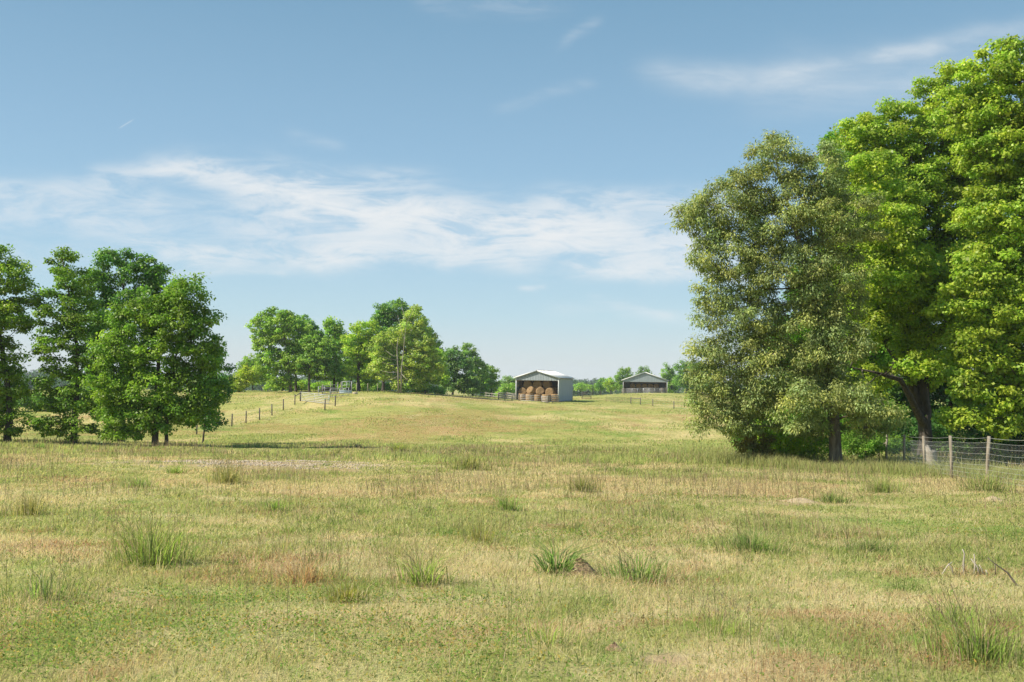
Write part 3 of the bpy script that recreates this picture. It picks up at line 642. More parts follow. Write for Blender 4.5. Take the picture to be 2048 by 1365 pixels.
tree('maple_tree', 'large full leafed front tree of the left clump on two trunks', 56, 313,
     [(320, 595, 50, 38), (375, 590, 45, 36), (285, 640, 60, 50), (345, 650, 70, 50), (405, 640, 34, 40), (250, 700, 60, 50), (320, 720, 70, 55), (390, 710, 55, 50), (225, 770, 50, 45), (290, 790, 70, 50), (365, 790, 65, 50), (420, 760, 28, 40),
      (240, 840, 50, 40), (310, 832, 60, 32), (380, 825, 50, 28), (418, 820, 28, 20), (250, 868, 42, 20), (425, 690, 20, 30)],
     [(314, 800), (318, 700), (322, 580)], r0=.18, rc=.5, k=1.5, nper=95, ls=.16, lw=.72, flat=.6, col=(.118, .178, .022), bark=M_bark_dark,
     extra=[[(331, 912), (334, 840), (350, 720), (375, 600)]], shell=.45)
tree('young_tree', 'small dark green tree peeping out right of the left clump', 78, 408,
     [(425, 720, 25, 25), (440, 750, 26, 28), (415, 780, 30, 30), (445, 790, 18, 20), (405, 820, 24, 20), (420, 845, 22, 20)], [(415, 800), (430, 710)], r0=.07, rc=.5, k=1.4, nper=80, ls=.19, lw=.7, col=DEEP, bark=M_bark_dark)
shrub('small bright green weed clump at the foot of the left trees', 85, 50, [(85, 905, 18, 10), (78, 898, 10, 8)], (.12, .20, .03), rc=.2, ls=.12, lw=.2, nper=50, name='weed_clump', cat='weed', droop=-.6)
shrub('low bush in the field seen between the leftmost trunks', 75, 130, [(60, 800, 40, 18), (100, 806, 36, 16)], (.12, .19, .03), rc=.6, ls=.25)
shrub('pale green bush in the field behind the slender left tree', 165, 140, [(150, 790, 40, 20), (200, 795, 36, 18), (10, 790, 40, 18)], (.14, .20, .035), rc=.6, ls=.25)

# --- middle clump on the brow
mid = dict(rc=.75, nper=55, ls=.34, lw=.75, flat=.55, k=1.5, rtip=.02)
tree('brow_tree', 'broad round crowned tree at the left end of the brow clump', 160, 581, [(555, 645, 40, 30), (530, 680, 30, 26), (585, 670, 40, 34), (545, 725, 34, 30), (590, 720, 34, 30), (520, 650, 18, 18), (560, 760, 30, 16)], [(578, 740), (570, 680), (558, 620)], r0=.24, col=(0.168, 0.238, 0.036), bark=M_bark, **mid)
tree('brow_tree', 'second tree of the brow clump with a dark trunk and sloping right shoulder', 165, 591, [(600, 655, 32, 26), (625, 675, 28, 28), (610, 710, 34, 30), (630, 735, 24, 24)], [(592, 740), (600, 700), (603, 640)], r0=.24, col=(0.132, 0.206, 0.034), bark=M_bark_dark, **mid)
tree('brow_tree', 'tree with dark straight trunk just left of the narrow peaked tree', 158, 618, [(640, 700, 28, 28), (618, 730, 28, 26), (645, 740, 24, 22), (625, 690, 22, 22)], [(618, 740), (625, 690)], r0=.22, col=(0.140, 0.206, 0.036), bark=M_bark_dark, **mid)
tree('brow_tree', 'narrow peaked tree standing alone in the gap of the brow clump', 163, 668, [(668, 650, 20, 18), (672, 680, 24, 22), (662, 715, 26, 24), (675, 745, 24, 18)], [(668, 740), (669, 640)], r0=.22, col=(0.163, 0.246, 0.036), bark=M_bark_dark, **mid)
tree('brow_tree', 'yellow green rounded tree left of the tall dark crown', 160, 717, [(728, 660, 30, 24), (708, 690, 26, 26), (740, 700, 30, 28), (715, 735, 28, 22), (750, 740, 24, 22)], [(717, 740), (725, 650)], r0=.3, col=(0.216, 0.285, 0.034), bark=M_bark_dark, **mid)
tree('brow_tree', 'tallest dark crowned tree rising behind the bare snag', 172, 765, [(785, 620, 36, 22), (765, 640, 24, 22), (815, 630, 18, 18), (790, 660, 34, 28), (770, 700, 34, 30)], [(770, 740), (785, 610)], r0=.3, col=(0.109, 0.183, 0.034), bark=M_bark_dark, **mid)
tree('brow_tree', 'pale green tree with weeping right side beside the bare snag', 157, 800, [(830, 645, 26, 28), (800, 675, 24, 28), (845, 685, 28, 34), (770, 690, 26, 30), (765, 735, 26, 24), (825, 725, 36, 30), (860, 730, 24, 28), (815, 765, 34, 16)], [(800, 740), (815, 690), (830, 630)], r0=.2, col=(0.222, 0.262, 0.055), bark=M_bark_pale, **mid)
tree('brow_tree', 'bright low tree at the right foot of the pale weeping tree', 164, 850, [(870, 720, 20, 26), (850, 750, 30, 22), (880, 755, 20, 20), (835, 765, 22, 14)], [(850, 770), (868, 700)], r0=.16, col=(0.199, 0.285, 0.032), bark=M_bark_dark, **mid)
tree('brow_tree', 'dark bluish tree left of the last peak towards the barn', 190, 905, [(905, 710, 22, 16), (895, 735, 24, 22), (925, 740, 26, 24), (910, 765, 34, 20), (940, 770, 20, 18)], [(908, 760), (906, 700)], r0=.22, col=(0.101, 0.159, 0.043), bark=M_bark_dark, **mid)
tree('brow_tree', 'paler peaked tree near the right end of the brow clump', 196, 945, [(935, 700, 16, 14), (945, 725, 24, 20), (960, 745, 20, 22), (945, 770, 30, 22)], [(945, 770), (938, 690)], r0=.22, col=(0.137, 0.198, 0.046), bark=M_bark_dark, **mid)
tree('brow_tree', 'smallest tree closing the right end of the brow clump', 200, 982, [(980, 745, 16, 16), (988, 765, 14, 16), (970, 775, 18, 18)], [(982, 770), (980, 735)], r0=.18, col=(0.154, 0.222, 0.036), bark=M_bark_dark, **mid)
lo = dict(rc=.65, nper=45, ls=.32, k=1.6)
shrub('yellow green bush at the left end of the brow clump', 478, 165, [(478, 765, 20, 18), (500, 750, 20, 20), (465, 778, 14, 10)], (0.230, 0.263, 0.031), **lo)
shrub('light green small tree behind the yellow bush on the brow', 505, 185, [(505, 728, 20, 18), (520, 750, 24, 22), (490, 745, 18, 18)], (0.149, 0.213, 0.033), **lo)
shrub('bright undergrowth beneath the first brow trees', 560, 178, [(545, 775, 24, 12), (570, 770, 24, 14), (600, 772, 26, 14), (630, 776, 22, 12)], (0.189, 0.263, 0.031), **lo)
shrub('bright undergrowth behind the pipe corral', 690, 180, [(660, 772, 26, 14), (695, 776, 26, 13), (735, 775, 28, 14)], (0.176, 0.250, 0.031), **lo)
shrub('bright undergrowth right of the bare snag', 840, 176, [(770, 778, 20, 12), (830, 780, 26, 12), (865, 780, 26, 13)], (0.162, 0.263, 0.029), **lo)

tree('brow_tree', 'rounded green tree filling the middle of the brow clump behind the corral', 174, 700, [(690, 690, 26, 28), (715, 715, 30, 28), (690, 740, 28, 24), (745, 700, 28, 30), (735, 750, 30, 20)], [(705, 740), (705, 690)], r0=.2, col=(0.161, 0.236, 0.035), bark=M_bark_dark, **mid)
tree('brow_tree', 'full green tree behind the right shoulder of the weeping tree', 176, 850, [(840, 670, 26, 30), (860, 700, 26, 30), (835, 730, 34, 26), (870, 745, 24, 22), (800, 740, 30, 26)], [(845, 740), (845, 680)], r0=.2, col=(0.144, 0.218, 0.035), bark=M_bark_dark, **mid)
# bare snag
M_snag = surf('grey_dead_wood', (.20, .175, .14), (.34, .30, .25), 9, .9, bump=.5, stretch=(1, 1, .25))
b = gp(797, 154); root = empty('dead_tree', b, 'bare pale dead tree with two stems in front of the brow clump', 'tree')
def P_(px, py, d): return pt(px, py, d) - b
trk = MB()
trk.tube([(0, 0, -.2), P_(796, 740, 154), P_(794, 700, 154), P_(796, 675, 154)], [.13, .10, .06, .02], 7)
trk.tube([(.35, 0, -.2), P_(803, 740, 154), P_(808, 690, 154), P_(812, 650, 154)], [.12, .09, .05, .015], 7)
trk.build('trunk', M_snag, root, True)
lm = MB()
for (x0, y0, x1, y1, d1) in ((796, 745, 762, 742, 1), (795, 730, 765, 725, -1), (794, 715, 770, 700, 1), (795, 720, 760, 712, -2), (796, 752, 775, 760, 1), (803, 748, 822, 765, -1), (804, 730, 822, 740, 1), (795, 700, 778, 680, -1), (808, 680, 795, 630, 1), (812, 640, 803, 612, 1), (812, 650, 826, 618, -1), (798, 760, 770, 748, -2)):
    lm.tube([P_(x0, y0, 154), P_((x0 + x1) / 2, (y0 + y1) / 2 + 2, 154 + d1 * .5), P_(x1, y1, 154 + d1)], [.05, .035, .015], 5)
lm.build('dead_branches', M_snag, root)

# --- trees and bushes around the barns
far = dict(rc=.85, nper=40, ls=.42, k=1.5)
shrub('bright green bushy growth in front of the far wood left of the hay barn', 1010, 230, [(1005, 785, 16, 14), (1022, 780, 14, 14), (1030, 790, 10, 10)], (0.180, 0.257, 0.042), **far)
shrub('taller grey green bushy growth behind the left wall of the hay barn', 1030, 300, [(1015, 762, 20, 10), (1035, 765, 16, 10)], (0.128, 0.189, 0.060), **far)
shrub('low round bush just right of the hay barn', 1160, 320, [(1160, 774, 12, 8)], (0.150, 0.230, 0.042), **far)
shrub('long low hedge bush midway between the barns', 1185, 330, [(1180, 775, 14, 6), (1195, 775, 10, 6)], (0.165, 0.243, 0.042), **far)
shrub('dark rounded bush left of the yellow green one near the far barn', 1202, 315, [(1203, 768, 10, 11), (1198, 775, 9, 7)], (0.098, 0.176, 0.036), **far)
shrub('yellow green bush left of the far barn', 1221, 312, [(1220, 766, 12, 12), (1225, 774, 12, 8)], (0.210, 0.284, 0.036), **far)
shrub('tall rounded tree at the left corner of the far barn', 1245, 310, [(1248, 745, 13, 12), (1240, 757, 12, 12), (1255, 755, 10, 14), (1245, 770, 15, 10)], (0.128, 0.203, 0.036), name='field_tree', cat='tree', **far)
shrub('tree top showing above the ridge of the far barn', 1288, 340, [(1288, 742, 12, 9), (1282, 752, 12, 10), (1295, 755, 14, 12)], (0.112, 0.176, 0.042), name='field_tree', cat='tree', **far)
shrub('lighter tree touching the right roof edge of the far barn', 1345, 305, [(1335, 745, 14, 14), (1345, 762, 16, 14), (1340, 775, 16, 10)], (0.135, 0.209, 0.038), name='field_tree', cat='tree', **far)
shrub('full green tree right of the far barn with even crown', 1372, 300, [(1365, 735, 14, 14), (1380, 745, 20, 20), (1365, 762, 18, 16), (1385, 772, 18, 12)], (0.112, 0.189, 0.036), name='field_tree', cat='tree', **far)
shrub('tree at the far right of the field touching the olive oak', 1405, 296, [(1400, 740, 16, 16), (1410, 765, 18, 18)], (0.112, 0.189, 0.036), name='field_tree', cat='tree', **far)

# far-off wood on the hills
n = 900
xw, yw = [], []
u_ = rng.uniform(-.75, .75, n); yw = rng.uniform(520, 1250, n); xw = u_ * yw
zt = terrain(xw, yw)
Cw = np.stack([xw, yw, zt + 6], 1)
CC = []
for c_, s_ in zip(Cw, rng.uniform(.75, 1.3, n)):
    dr = rng.normal(0, 1, (16, 3)); dr /= np.linalg.norm(dr, axis=1)[:, None]
    CC.append(c_ + dr * np.array([5, 5, 6]) * s_ * rng.uniform(.5, 1, (16, 1)))
v, q, c = leaf_cloud(np.vstack(CC), 2.4, 12, 2.2, .8, .7, .2, (.075, .13, .05), .2)
tag(mk('far_woods', v, q, None, M_leaf, None, c), 'distant wooded hills along the horizon', kind='stuff')

# ------------------------------------------------------------------ barns
def corrugated(a, b, zfun0, zfun1, pitch=.28, amp=.026, nrm=(0, -1)):
    """ribbed sheet from plan point a to b between two height functions of the distance run"""
    a = np.array(a, float); b = np.array(b, float); L = np.linalg.norm(b - a); d = (b - a) / L; nv = np.array(nrm, float)
    s = []; o_ = []
    x = 0.0
    while x < L - 1e-6:
        for f, oo in ((0, 0), (.62, 0), (.72, amp), (.90, amp)):
            if x + f * pitch < L: s.append(x + f * pitch); o_.append(oo)
        x += pitch
    s.append(L); o_.append(0); s = np.array(s); o_ = np.array(o_)
    xy = a[None] + d[None] * s[:, None] + nv[None] * o_[:, None]
    lo_ = np.column_stack([xy, [zfun0(t) for t in s]]); hi_ = np.column_stack([xy, [zfun1(t) for t in s]])
    n = len(s); i = np.arange(n - 1)
    return np.vstack([lo_, hi_]), np.stack([i, i + 1, i + 1 + n, i + n], 1)
def barn(label, px, d, phi, Wd, Dp, eave, open_h, peak, ov, z0=None):
    p = gp(px, d); z0 = p[2] if z0 is None else z0
    root = empty('pole_barn', (p[0], p[1], z0), label, 'barn', None, phi)
    h = Wd / 2; slope = (peak - eave) / h
    gz = lambda t: eave + slope * (h - abs(t - h)) - .03
    m_ = MB(); m_.add(*corrugated((-h, 0), (h, 0), lambda t: open_h, gz)); gp_ = m_.build('gable_panel', M_siding, root)
    m_ = MB(); m_.add(*corrugated((-h, Dp), (h, Dp), lambda t: -.3, gz, nrm=(0, 1))); m_.build('back_wall', M_siding, root)
    sw_ = {}
    for s in (-1, 1):
        m_ = MB(); m_.add(*corrugated((s * h, .04), (s * h, Dp - .03), lambda t: .02 if s > 0 else -.2, lambda t: eave - .22, nrm=(s, 0), amp=.006)); sw_[s] = m_.build('side_wall', M_siding, root)
    # roof: two ribbed sheets with thickness, overhanging
    for s in (-1, 1):
        m_ = MB(); nb = int((Dp + 2 * .25) / .3)
        e = h + ov; ze = eave - slope * ov; y0, y1 = -.25, Dp + .25
        m_.add([(0, y0, peak), (s * e, y0, ze), (s * e, y1, ze), (0, y1, peak), (0, y0, peak + .04), (s * e, y0, ze + .04), (s * e, y1, ze + .04), (0, y1, peak + .04)],
               [(0, 1, 2, 3), (4, 7, 6, 5), (0, 4, 5, 1), (1, 5, 6, 2), (2, 6, 7, 3), (3, 7, 4, 0)])
        for i in range(nb + 1):
            yy = y0 + .06 + (y1 - y0 - .12) * i / nb
            m_.beam((s * .05, yy, peak + .05 - slope * .05), (s * (e - .02), yy, ze + .05 + slope * .02), .05, .03)
        rs_ = m_.build('roof_sheet', M_roof, root)
        m_ = MB(); m_.beam((s * .04, -.28, peak - .06 - slope * .04), (s * (e - .02), -.28, ze - .06 + slope * .02), .025, .16); m_.build('rake_trim', M_trim, rs_)
    m_ = MB(); m_.beam((0, -.27, peak + .055), (0, Dp + .27, peak + .055), .34, .03); m_.build('ridge_cap', M_roof, root)
    for s in (-1, 1):
        MB().box((s * h - .07, -.05, -.4), (s * h + .07, .12, eave - .1)).build('corner_post', M_trim, root)
        MB().box((s * h - .07, Dp - .1, -.4), (s * h + .07, Dp + .06, eave - .1)).build('corner_post', M_trim, root)
    MB().box((-h + .1, .035, open_h - .05), (h - .1, .15, open_h + .2)).build('header_beam', M_wood, gp_)
    for s in (-1, 1):
        g = MB()
        for z in (.6, 1.5, 2.4, 3.2):
            if z < eave - .3: g.box((s * (h - .07) - .02, .2, z), (s * (h - .07) + .02, Dp - .2, z + .14))
        for i in range(1, 4): g.box((s * (h - .17) - .07, Dp * i / 4 - .07, -.3), (s * (h - .17) + .07, Dp * i / 4 + .07, eave - .15))
        g.build('wall_framing', M_wood, sw_[s])
    g = MB()
    for i in range(1, 4):
        y = Dp * i / 4 + .1
        g.beam((-h + .2, y, eave - .12), (h - .2, y, eave - .12), .06, .16)
        for s in (-1, 1): g.beam((s * (h - .2), y, eave - .1), (0, y, peak - .14), .06, .16)
    g.build('roof_trusses', M_wood, root)
    return root, (p[0], p[1], z0)
B1, b1 = barn('nearer open pole barn stacked with round hay bales', 1074, 165, R(-20), 7.4, 8.0, 3.95, 3.42, 5.1, .38)
B2, b2 = barn('wider dark fronted pole barn farther off behind the brow', 1290, 272, R(-7), 11.9, 12, 3.75, 3.15, 5.85, .55)

def bale_mesh(seed, r=.73, L=1.25):
    rg = np.random.default_rng(seed); n = 28
    prof = [(0.0, -L / 2 - .02), (r * .3, -L / 2 - .03), (r * .6, -L / 2 + .01), (r * .86, -L / 2), (r * .97, -L / 2 + .06), (r, -L / 4), (r * 1.01, 0), (r, L / 4), (r * .97, L / 2 - .06), (r * .86, L / 2), (r * .6, L / 2 + .01), (r * .3, L / 2 - .02), (0.0, L / 2)]
    v = []
    ph = rg.uniform(0, 6.28, 4); am = rg.uniform(.008, .028, 4)
    for (rr, z) in prof:
        for j in range(n):
            a = j * 2 * math.pi / n
            k_ = 1 + sum(am[i] * math.sin((i + 2) * a + ph[i]) for i in range(4)) + rg.normal(0, .012)
            v.append((rr * k_ * math.cos(a), rr * k_ * math.sin(a), z + rg.normal(0, .014)))
    q = [(i * n + j, i * n + (j + 1) % n, (i + 1) * n + (j + 1) % n, (i + 1) * n + j) for i in range(len(prof) - 1) for j in range(n)]
    return np.array(v), q
def bale(B, b0, phi, lx, ly, lz, rot, label, seed, s=(1, 1, 1), group='bales in the nearer barn'):
    v, q = bale_mesh(seed); v = v * np.array(s)
    o = mk('hay_bale', v, q, None, M_hay, None, None, True)
    c_, s_ = math.cos(phi), math.sin(phi)
    o.location = (b0[0] + c_ * lx - s_ * ly, b0[1] + s_ * lx + c_ * ly, b0[2] + lz)
    o.rotation_euler = (rot[0], rot[1], rot[2] + phi)
    tag(o, label, 'hay bale', group)
def b1x(zx, ly): return ((zx - 822) / 12.8 / 12.07 - .34 * ly) / .94
H = R(90); ph1 = R(-20)
# bottom row, standing on end
gz0 = -.05
for i, (zx, ly, s, lab) in enumerate(((440, .35, (.84, .84, .98), 'bale on end at the left of the bottom row in the near barn'),
        (640, .35, (.98, .98, 1.0), 'bale on end second from left in the bottom row of the near barn'),
        (845, .4, (.86, .86, .9), 'rounded mushroom topped bale on end in the middle of the bottom row'),
        (1060, .25, (1.06, 1.06, .94), 'widest bale on end with a lit orange top right of the mushroom one'),
        (1285, .5, (.95, .95, .98), 'bale on end at the right of the bottom row behind the board fence'))):
    bale(B1, b1, ph1, b1x(zx, ly), ly, gz0 + .62 * s[2], (R(i * 2 - 3), R(2 - i), i), lab, 10 + i, s)
for i, (zx, ly, lz, r, rot, lab) in enumerate((
        (470, 1.1, 1.52, .72, (H, 0, .1), 'big bale at the left of the middle row in the near barn'),
        (690, .8, 1.60, .70, (H - .5, .3, -.6), 'tumbled shaggy bale tipped left in the middle row'),
        (900, .85, 1.52, .72, (H - .35, -.25, .5), 'tumbled shaggy bale tipped right in the middle row'),
        (1170, 1.1, 1.50, .75, (H, 0, -.05), 'round faced bale at the right of the middle row'),
        (1020, 2.3, 1.6, .72, (H, 0, .0), 'bale set back in the middle row gap'),
        (1265, 2.6, 1.65, .70, (H, 0, .0), 'shadowed bale against the right wall in the middle row'),
        (605, 1.5, 2.70, .76, (H, 0, .05), 'topmost left bale of the near barn'),
        (850, 1.4, 2.64, .80, (H, 0, 0), 'topmost middle and largest bale of the near barn'),
        (1090, 1.75, 2.72, .70, (H, 0, -.05), 'topmost right bale of the near barn'))):
    bale(B1, b1, ph1, b1x(zx, ly), ly, lz, rot, lab, 30 + i, (r / .73, r / .73, 1.0))
nm = ['far left', 'second', 'third', 'fourth', 'fifth', 'far right']
for i in range(6):
    bale(B2, b2, R(-7), -4.3 + 1.62 * i, 4.4 + .3 * (i % 2), .72, (H, 0, .1 * i), 'shadowed %s bale of the bottom row in the far barn' % nm[i], 70 + i, (1, 1, 1), 'bales in the far barn')
for i in range(5):
    bale(B2, b2, R(-7), -3.4 + 1.62 * i, 4.5, 1.98, (H, 0, .1 * i), 'shadowed %s bale of the upper row in the far barn' % (nm[:4] + nm[5:])[i], 80 + i, (1, 1, 1), 'bales in the far barn')

# ------------------------------------------------------------------ fences
def on_ground(px, d): return gp(px, d)
def board_fence(label, pts, hgt, nb, mat=M_board, name='board_fence', post=.07, group=None, bw=.13):
    P = [on_ground(*p) for p in pts]; b = P[0]
    root = empty(name, b, label, 'fence', group)
    for p in P:
        MB().tube([p - b - np.array([0, 0, .3]), p - b + np.array([0, 0, hgt + .08])], post, 8).build('post', M_post if mat is M_board else mat, root, False)
    for a, c in zip(P[:-1], P[1:]):
        for i in range(nb):
            z = np.array([0, 0, hgt * (i + .75) / nb]); off = np.array([0, -post - .02, 0])
            MB().beam(a - b + z + off, c - b + z + off, .035, bw).build('board', mat, root)
    return root
def pipe_gate(label, p0, p1, hgt, nb, rad=.025, mat=M_pipe, name='pipe_gate', nv=1, z=.15, group=None, cat='gate'):
    a = on_ground(*p0); c = on_ground(*p1); root = empty(name, a, label, cat, group)
    fr = MB(); zz = lambda h: np.array([0, 0, h])
    for h in (z, hgt): fr.tube([zz(h), c - a + zz(h)], rad * 1.2, 6)
    for e in (np.zeros(3), c - a): fr.tube([e + zz(z - .12), e + zz(hgt + .04)], rad * 1.3, 6)
    fr.build('frame', mat, root)
    br = MB()
    for i in range(1, nb - 1): h = z + (hgt - z) * i / (nb - 1); br.tube([zz(h), c - a + zz(h)], rad, 6)
    br.build('rails', mat, root)
    for i in range(nv):
        e = (c - a) * (i + 1) / (nv + 1); MB().tube([e + zz(z), e + zz(hgt)], rad, 6).build('upright', mat, root)
    return root
def wire_fence(label, pts, hgt, prad, nw, wrad, pmat, name='wire_fence', brace=(), group=None):
    P = [on_ground(*p) for p in pts]; b = P[0]; root = empty(name, b, label, 'fence', group)
    for i, p in enumerate(P):
        ln = rng.normal(0, .02, 2) * hgt
        MB().tube([p - b - np.array([0, 0, .3]), p - b + np.array([ln[0], ln[1], hgt])], [prad, prad * .94], 8).build('post', pmat, root)
    ws = MB()
    for i in range(nw):
        z = np.array([0, 0, hgt * (i + .7) / nw * .97])
        ws.tube([p - b + z + np.array([0, -prad - wrad, 0]) for p in P], wrad, 4, False)
    ws.build('wire_strands', M_wire, root)
    for (i, j) in brace:
        z = np.array([0, 0, hgt * .82]); MB().tube([P[i] - b + z, P[j] - b + z], prad * .7, 7).build('brace_rail', pmat, root)
    return root
wire_fence('long wire fence on dark posts climbing the slope from the left trees', [(395, 99), (416, 103), (433, 106), (465, 110), (493, 114), (520, 118), (545, 122.5), (567, 128), (590, 134), (600.5, 138)], 1.4, .075, 4, .006, M_post_dark, brace=((8, 9),))
pipe_gate('wide six bar pipe gate hung from the braced dark post', (602, 138), (658, 132), 1.25, 6, .03, M_pipe, nv=1)
pipe_gate('second pipe gate behind the wide gate on the brow', (660, 141), (697, 143), 1.25, 4, .028, M_pipe, nv=1)
for (px, d, lab) in ((650, 126, 'lone dark post standing nearest in front of the pipe gate'), (670.5, 130, 'lone dark post just right of the pipe gate end')):
    p = on_ground(px, d); o = MB().tube([(0, 0, -.3), (.02, 0, 1.4)], [.085, .08], 9).build('fence_post', M_post_dark, None, False, p); tag(o, lab, 'post', 'lone posts on the brow')
pipe_gate('left corral panel of galvanised pipe on the brow', (636.5, 145), (661, 150), 1.35, 4, .04, M_whitepipe, 'pipe_fence', 1, cat='pipe fence')
pipe_gate('middle corral panel of galvanised pipe behind the gates', (661, 150), (675, 153), 1.3, 4, .035, M_whitepipe, 'pipe_fence', 0, cat='pipe fence')
pipe_gate('tall pipe head gate frame in the middle of the corral', (683.5, 152), (702.5, 152), 1.75, 4, .045, M_whitepipe, 'head_gate', 1, cat='gate')
for (px, d, h, lab) in ((644.5, 147, 1.6, 'pale corral post beside the left panel'), (661, 150, 1.75, 'pale corral post between the two corral panels'), (675, 154, 1.6, 'pale corral post left of the head gate'), (681.5, 152, 1.7, 'pale corral post touching the left of the head gate'),
                        (713, 150, 1.6, 'pale corral post right of the head gate'), (735, 156, 1.4, 'pale post right of the corral beside undergrowth'), (755, 157, 1.4, 'pale post left of the bare snag')):
    p = on_ground(px, d); o = MB().tube([(0, 0, -.3), (.01, 0, h)], .07, 8).build('corral_post', M_post, None, False, p); tag(o, lab, 'post', 'pale corral posts')
p = on_ground(691, 150.5)
root = empty('water_trough', p, 'pale blue trough with a black lid inside the pipe corral', 'trough')
MB().box((-.9, -.3, 0), (.9, .3, .45)).box((-.95, -.35, .45), (.95, .35, .52)).build('tub', M_trough, root)
MB().box((.1, -.25, .52), (.75, .25, .85)).box((.05, -.29, .85), (.8, .29, .9)).build('lid_box', M_black, root)
p = on_ground(653, 152); o = MB().tube([(-.8, 0, .75), (.8, 0, .72)], [.3, .3], 12).box((-.7, -.2, -.1), (-.6, .2, .6)).box((.6, -.2, -.1), (.7, .2, .6)).build('feed_tank', M_black, None, False, p); tag(o, 'low black tank on legs behind the left corral panel', 'tank')
p = on_ground(710, 148)
vv, qq = bale_mesh(90); o = mk('white_rock', vv * np.array([.5, .32, .3]), qq, None, M_stone, None, None, True, p + np.array([0, 0, .12])); tag(o, 'pale flat rock lying in the grass right of the corral', 'rock')

# around the nearer barn
board_fence('low weathered board fence running off left towards the brow trees', [(960, 176), (972, 173), (984, 170.5), (996, 168)], .85, 2, bw=.1)
board_fence('grey board fence section left of the hay barn mouth', [(997, 162), (1010, 160.5), (1024, 161), (1038, 161.5)], 1.0, 3)
board_fence('grey board fence behind the left section along the barn corner', [(998, 167), (1014, 168), (1030, 167)], 1.1, 3)
pipe_gate('white pipe gate across the mouth of the hay barn', (1041, 161), (1083, 160), 1.0, 4, .03, M_whitepipe, nv=1)
board_fence('short grey board panel at the right front corner of the hay barn', [(1084, 158.5), (1094, 157.5)], 1.05, 4)
board_fence('rising board fence joining the panel to the barn corner', [(1095, 157.3), (1105, 160), (1116, 163.2)], 1.15, 4)
pipe_gate('small pipe gate standing alone right of the hay barn', (1164, 188), (1182, 188), 1.25, 5, .05, M_post_dark, nv=0)
pipe_gate('brown pipe gate lying low between the two lone frames', (1212, 172), (1261, 166), .85, 5, .018, M_bark, nv=1)
wire_fence('wire fence with braced posts crossing the field below the far barn', [(1262, 165), (1281, 162), (1306, 158), (1348, 152), (1395, 147)], 1.15, .07, 3, .005, M_post_dark, brace=((0, 1),))
# far barn front
pipe_gate('left half of the white pipe gate across the far barn', (1253, 262), (1286, 261), 1.3, 5, .04, M_pipe, nv=2)
pipe_gate('right half of the white pipe gate across the far barn', (1287, 261), (1320, 260), 1.3, 5, .04, M_pipe, nv=2)
board_fence('short board panel at the left post of the far barn', [(1244, 262), (1252, 262)], 1.4, 4)
board_fence('short board panel at the right post of the far barn', [(1322, 260), (1331, 260)], 1.4, 4)

# woven wire fence in front of the near wood
WP = [(1757.5, 46), (1772.5, 43.5), (1808, 38.8), (1848.5, 35), (1902.5, 31), (1974.5, 27.6), (2070, 24.5), (2210, 21.5)]
P = [on_ground(*p) for p in WP]; b = P[3]
root = empty('woven_wire_fence', b, 'woven wire fence on round weathered posts before the near wood', 'fence')
HF = 1.33
for i, p in enumerate(P):
    ln = rng.normal(0, .025, 2)
    MB().tube([p - b - np.array([0, 0, .3]), p - b + np.array([0, 0, .6]), p - b + np.array([ln[0], ln[1], HF])], [.05, .049, .047], 10).build('post', M_post, root, True)
MB().tube([P[0] - b + np.array([-.3, 0, .25]), P[1] - b + np.array([0, 0, .85])], .045, 8).build('brace_rail', M_post, root, True)
hw = MB(); off = np.array([-.03, -.066, 0])
zs = [.14, .27, .40, .54, .69, .85, 1.02, 1.16]
def sag(a, c, f, z): return a + (c - a) * f + np.array([0, 0, z - .03 * math.sin(math.pi * f) * (1 if z > .5 else .4)]) - b + off
for z in zs + [1.285]:
    pts_ = []
    for a, c in zip(P[1:-1], P[2:]): pts_ += [sag(a, c, f, z) for f in (0, .2, .4, .6, .8)]
    pts_.append(P[-1] - b + off + np.array([0, 0, z])); hw.tube(pts_, .0026 if z < 1.2 else .0034, 4, False)
hw.tube([P[0] - b + off + np.array([0, 0, 1.2]), P[1] - b + off + np.array([0, 0, 1.28])], .0048, 4, False)
hw.build('line_wires', M_wire, root)
vw = MB()
for a, c in zip(P[1:-1], P[2:]):
    n = int(np.linalg.norm(c - a) / .085)
    for i in range(1, n): vw.tube([sag(a, c, i / n, .1), sag(a, c, i / n, 1.16)], .0013, 3, False)
vw.build('stay_wires', M_wire, root)
# stump behind it
p = on_ground(1864, 36.6); st = MB(); nst = 18; vv = []
for k_, (z, r_, dx) in enumerate(((-.2, .26, .06), (.1, .23, .04), (.4, .20, .0), (.7, .20, -.05), (.86, .22, -.07))):
    for j in range(nst):
        a = j * 2 * math.pi / nst; rr = r_ * (1 + .12 * math.sin(3 * a + k_ * .3) + .06 * math.sin(7 * a)); vv.append((dx + rr * math.cos(a), rr * .8 * math.sin(a), z + ((.13 * math.cos(a - 2.6) + .05 * math.sin(5 * a) + .03 * math.sin(9 * a)) if k_ == 4 else 0)))
vv.append((-.07, 0, .72))
st.add(vv, [(i * nst + j, i * nst + (j + 1) % nst, (i + 1) * nst + (j + 1) % nst, (i + 1) * nst + j) for i in range(4) for j in range(nst)], [(4 * nst + j, 4 * nst + (j + 1) % nst, 5 * nst) for j in range(nst)])
tag(st.build('tree_stump', M_snag, None, False, p), 'broken pale grey stump leaning behind the woven wire', 'stump')

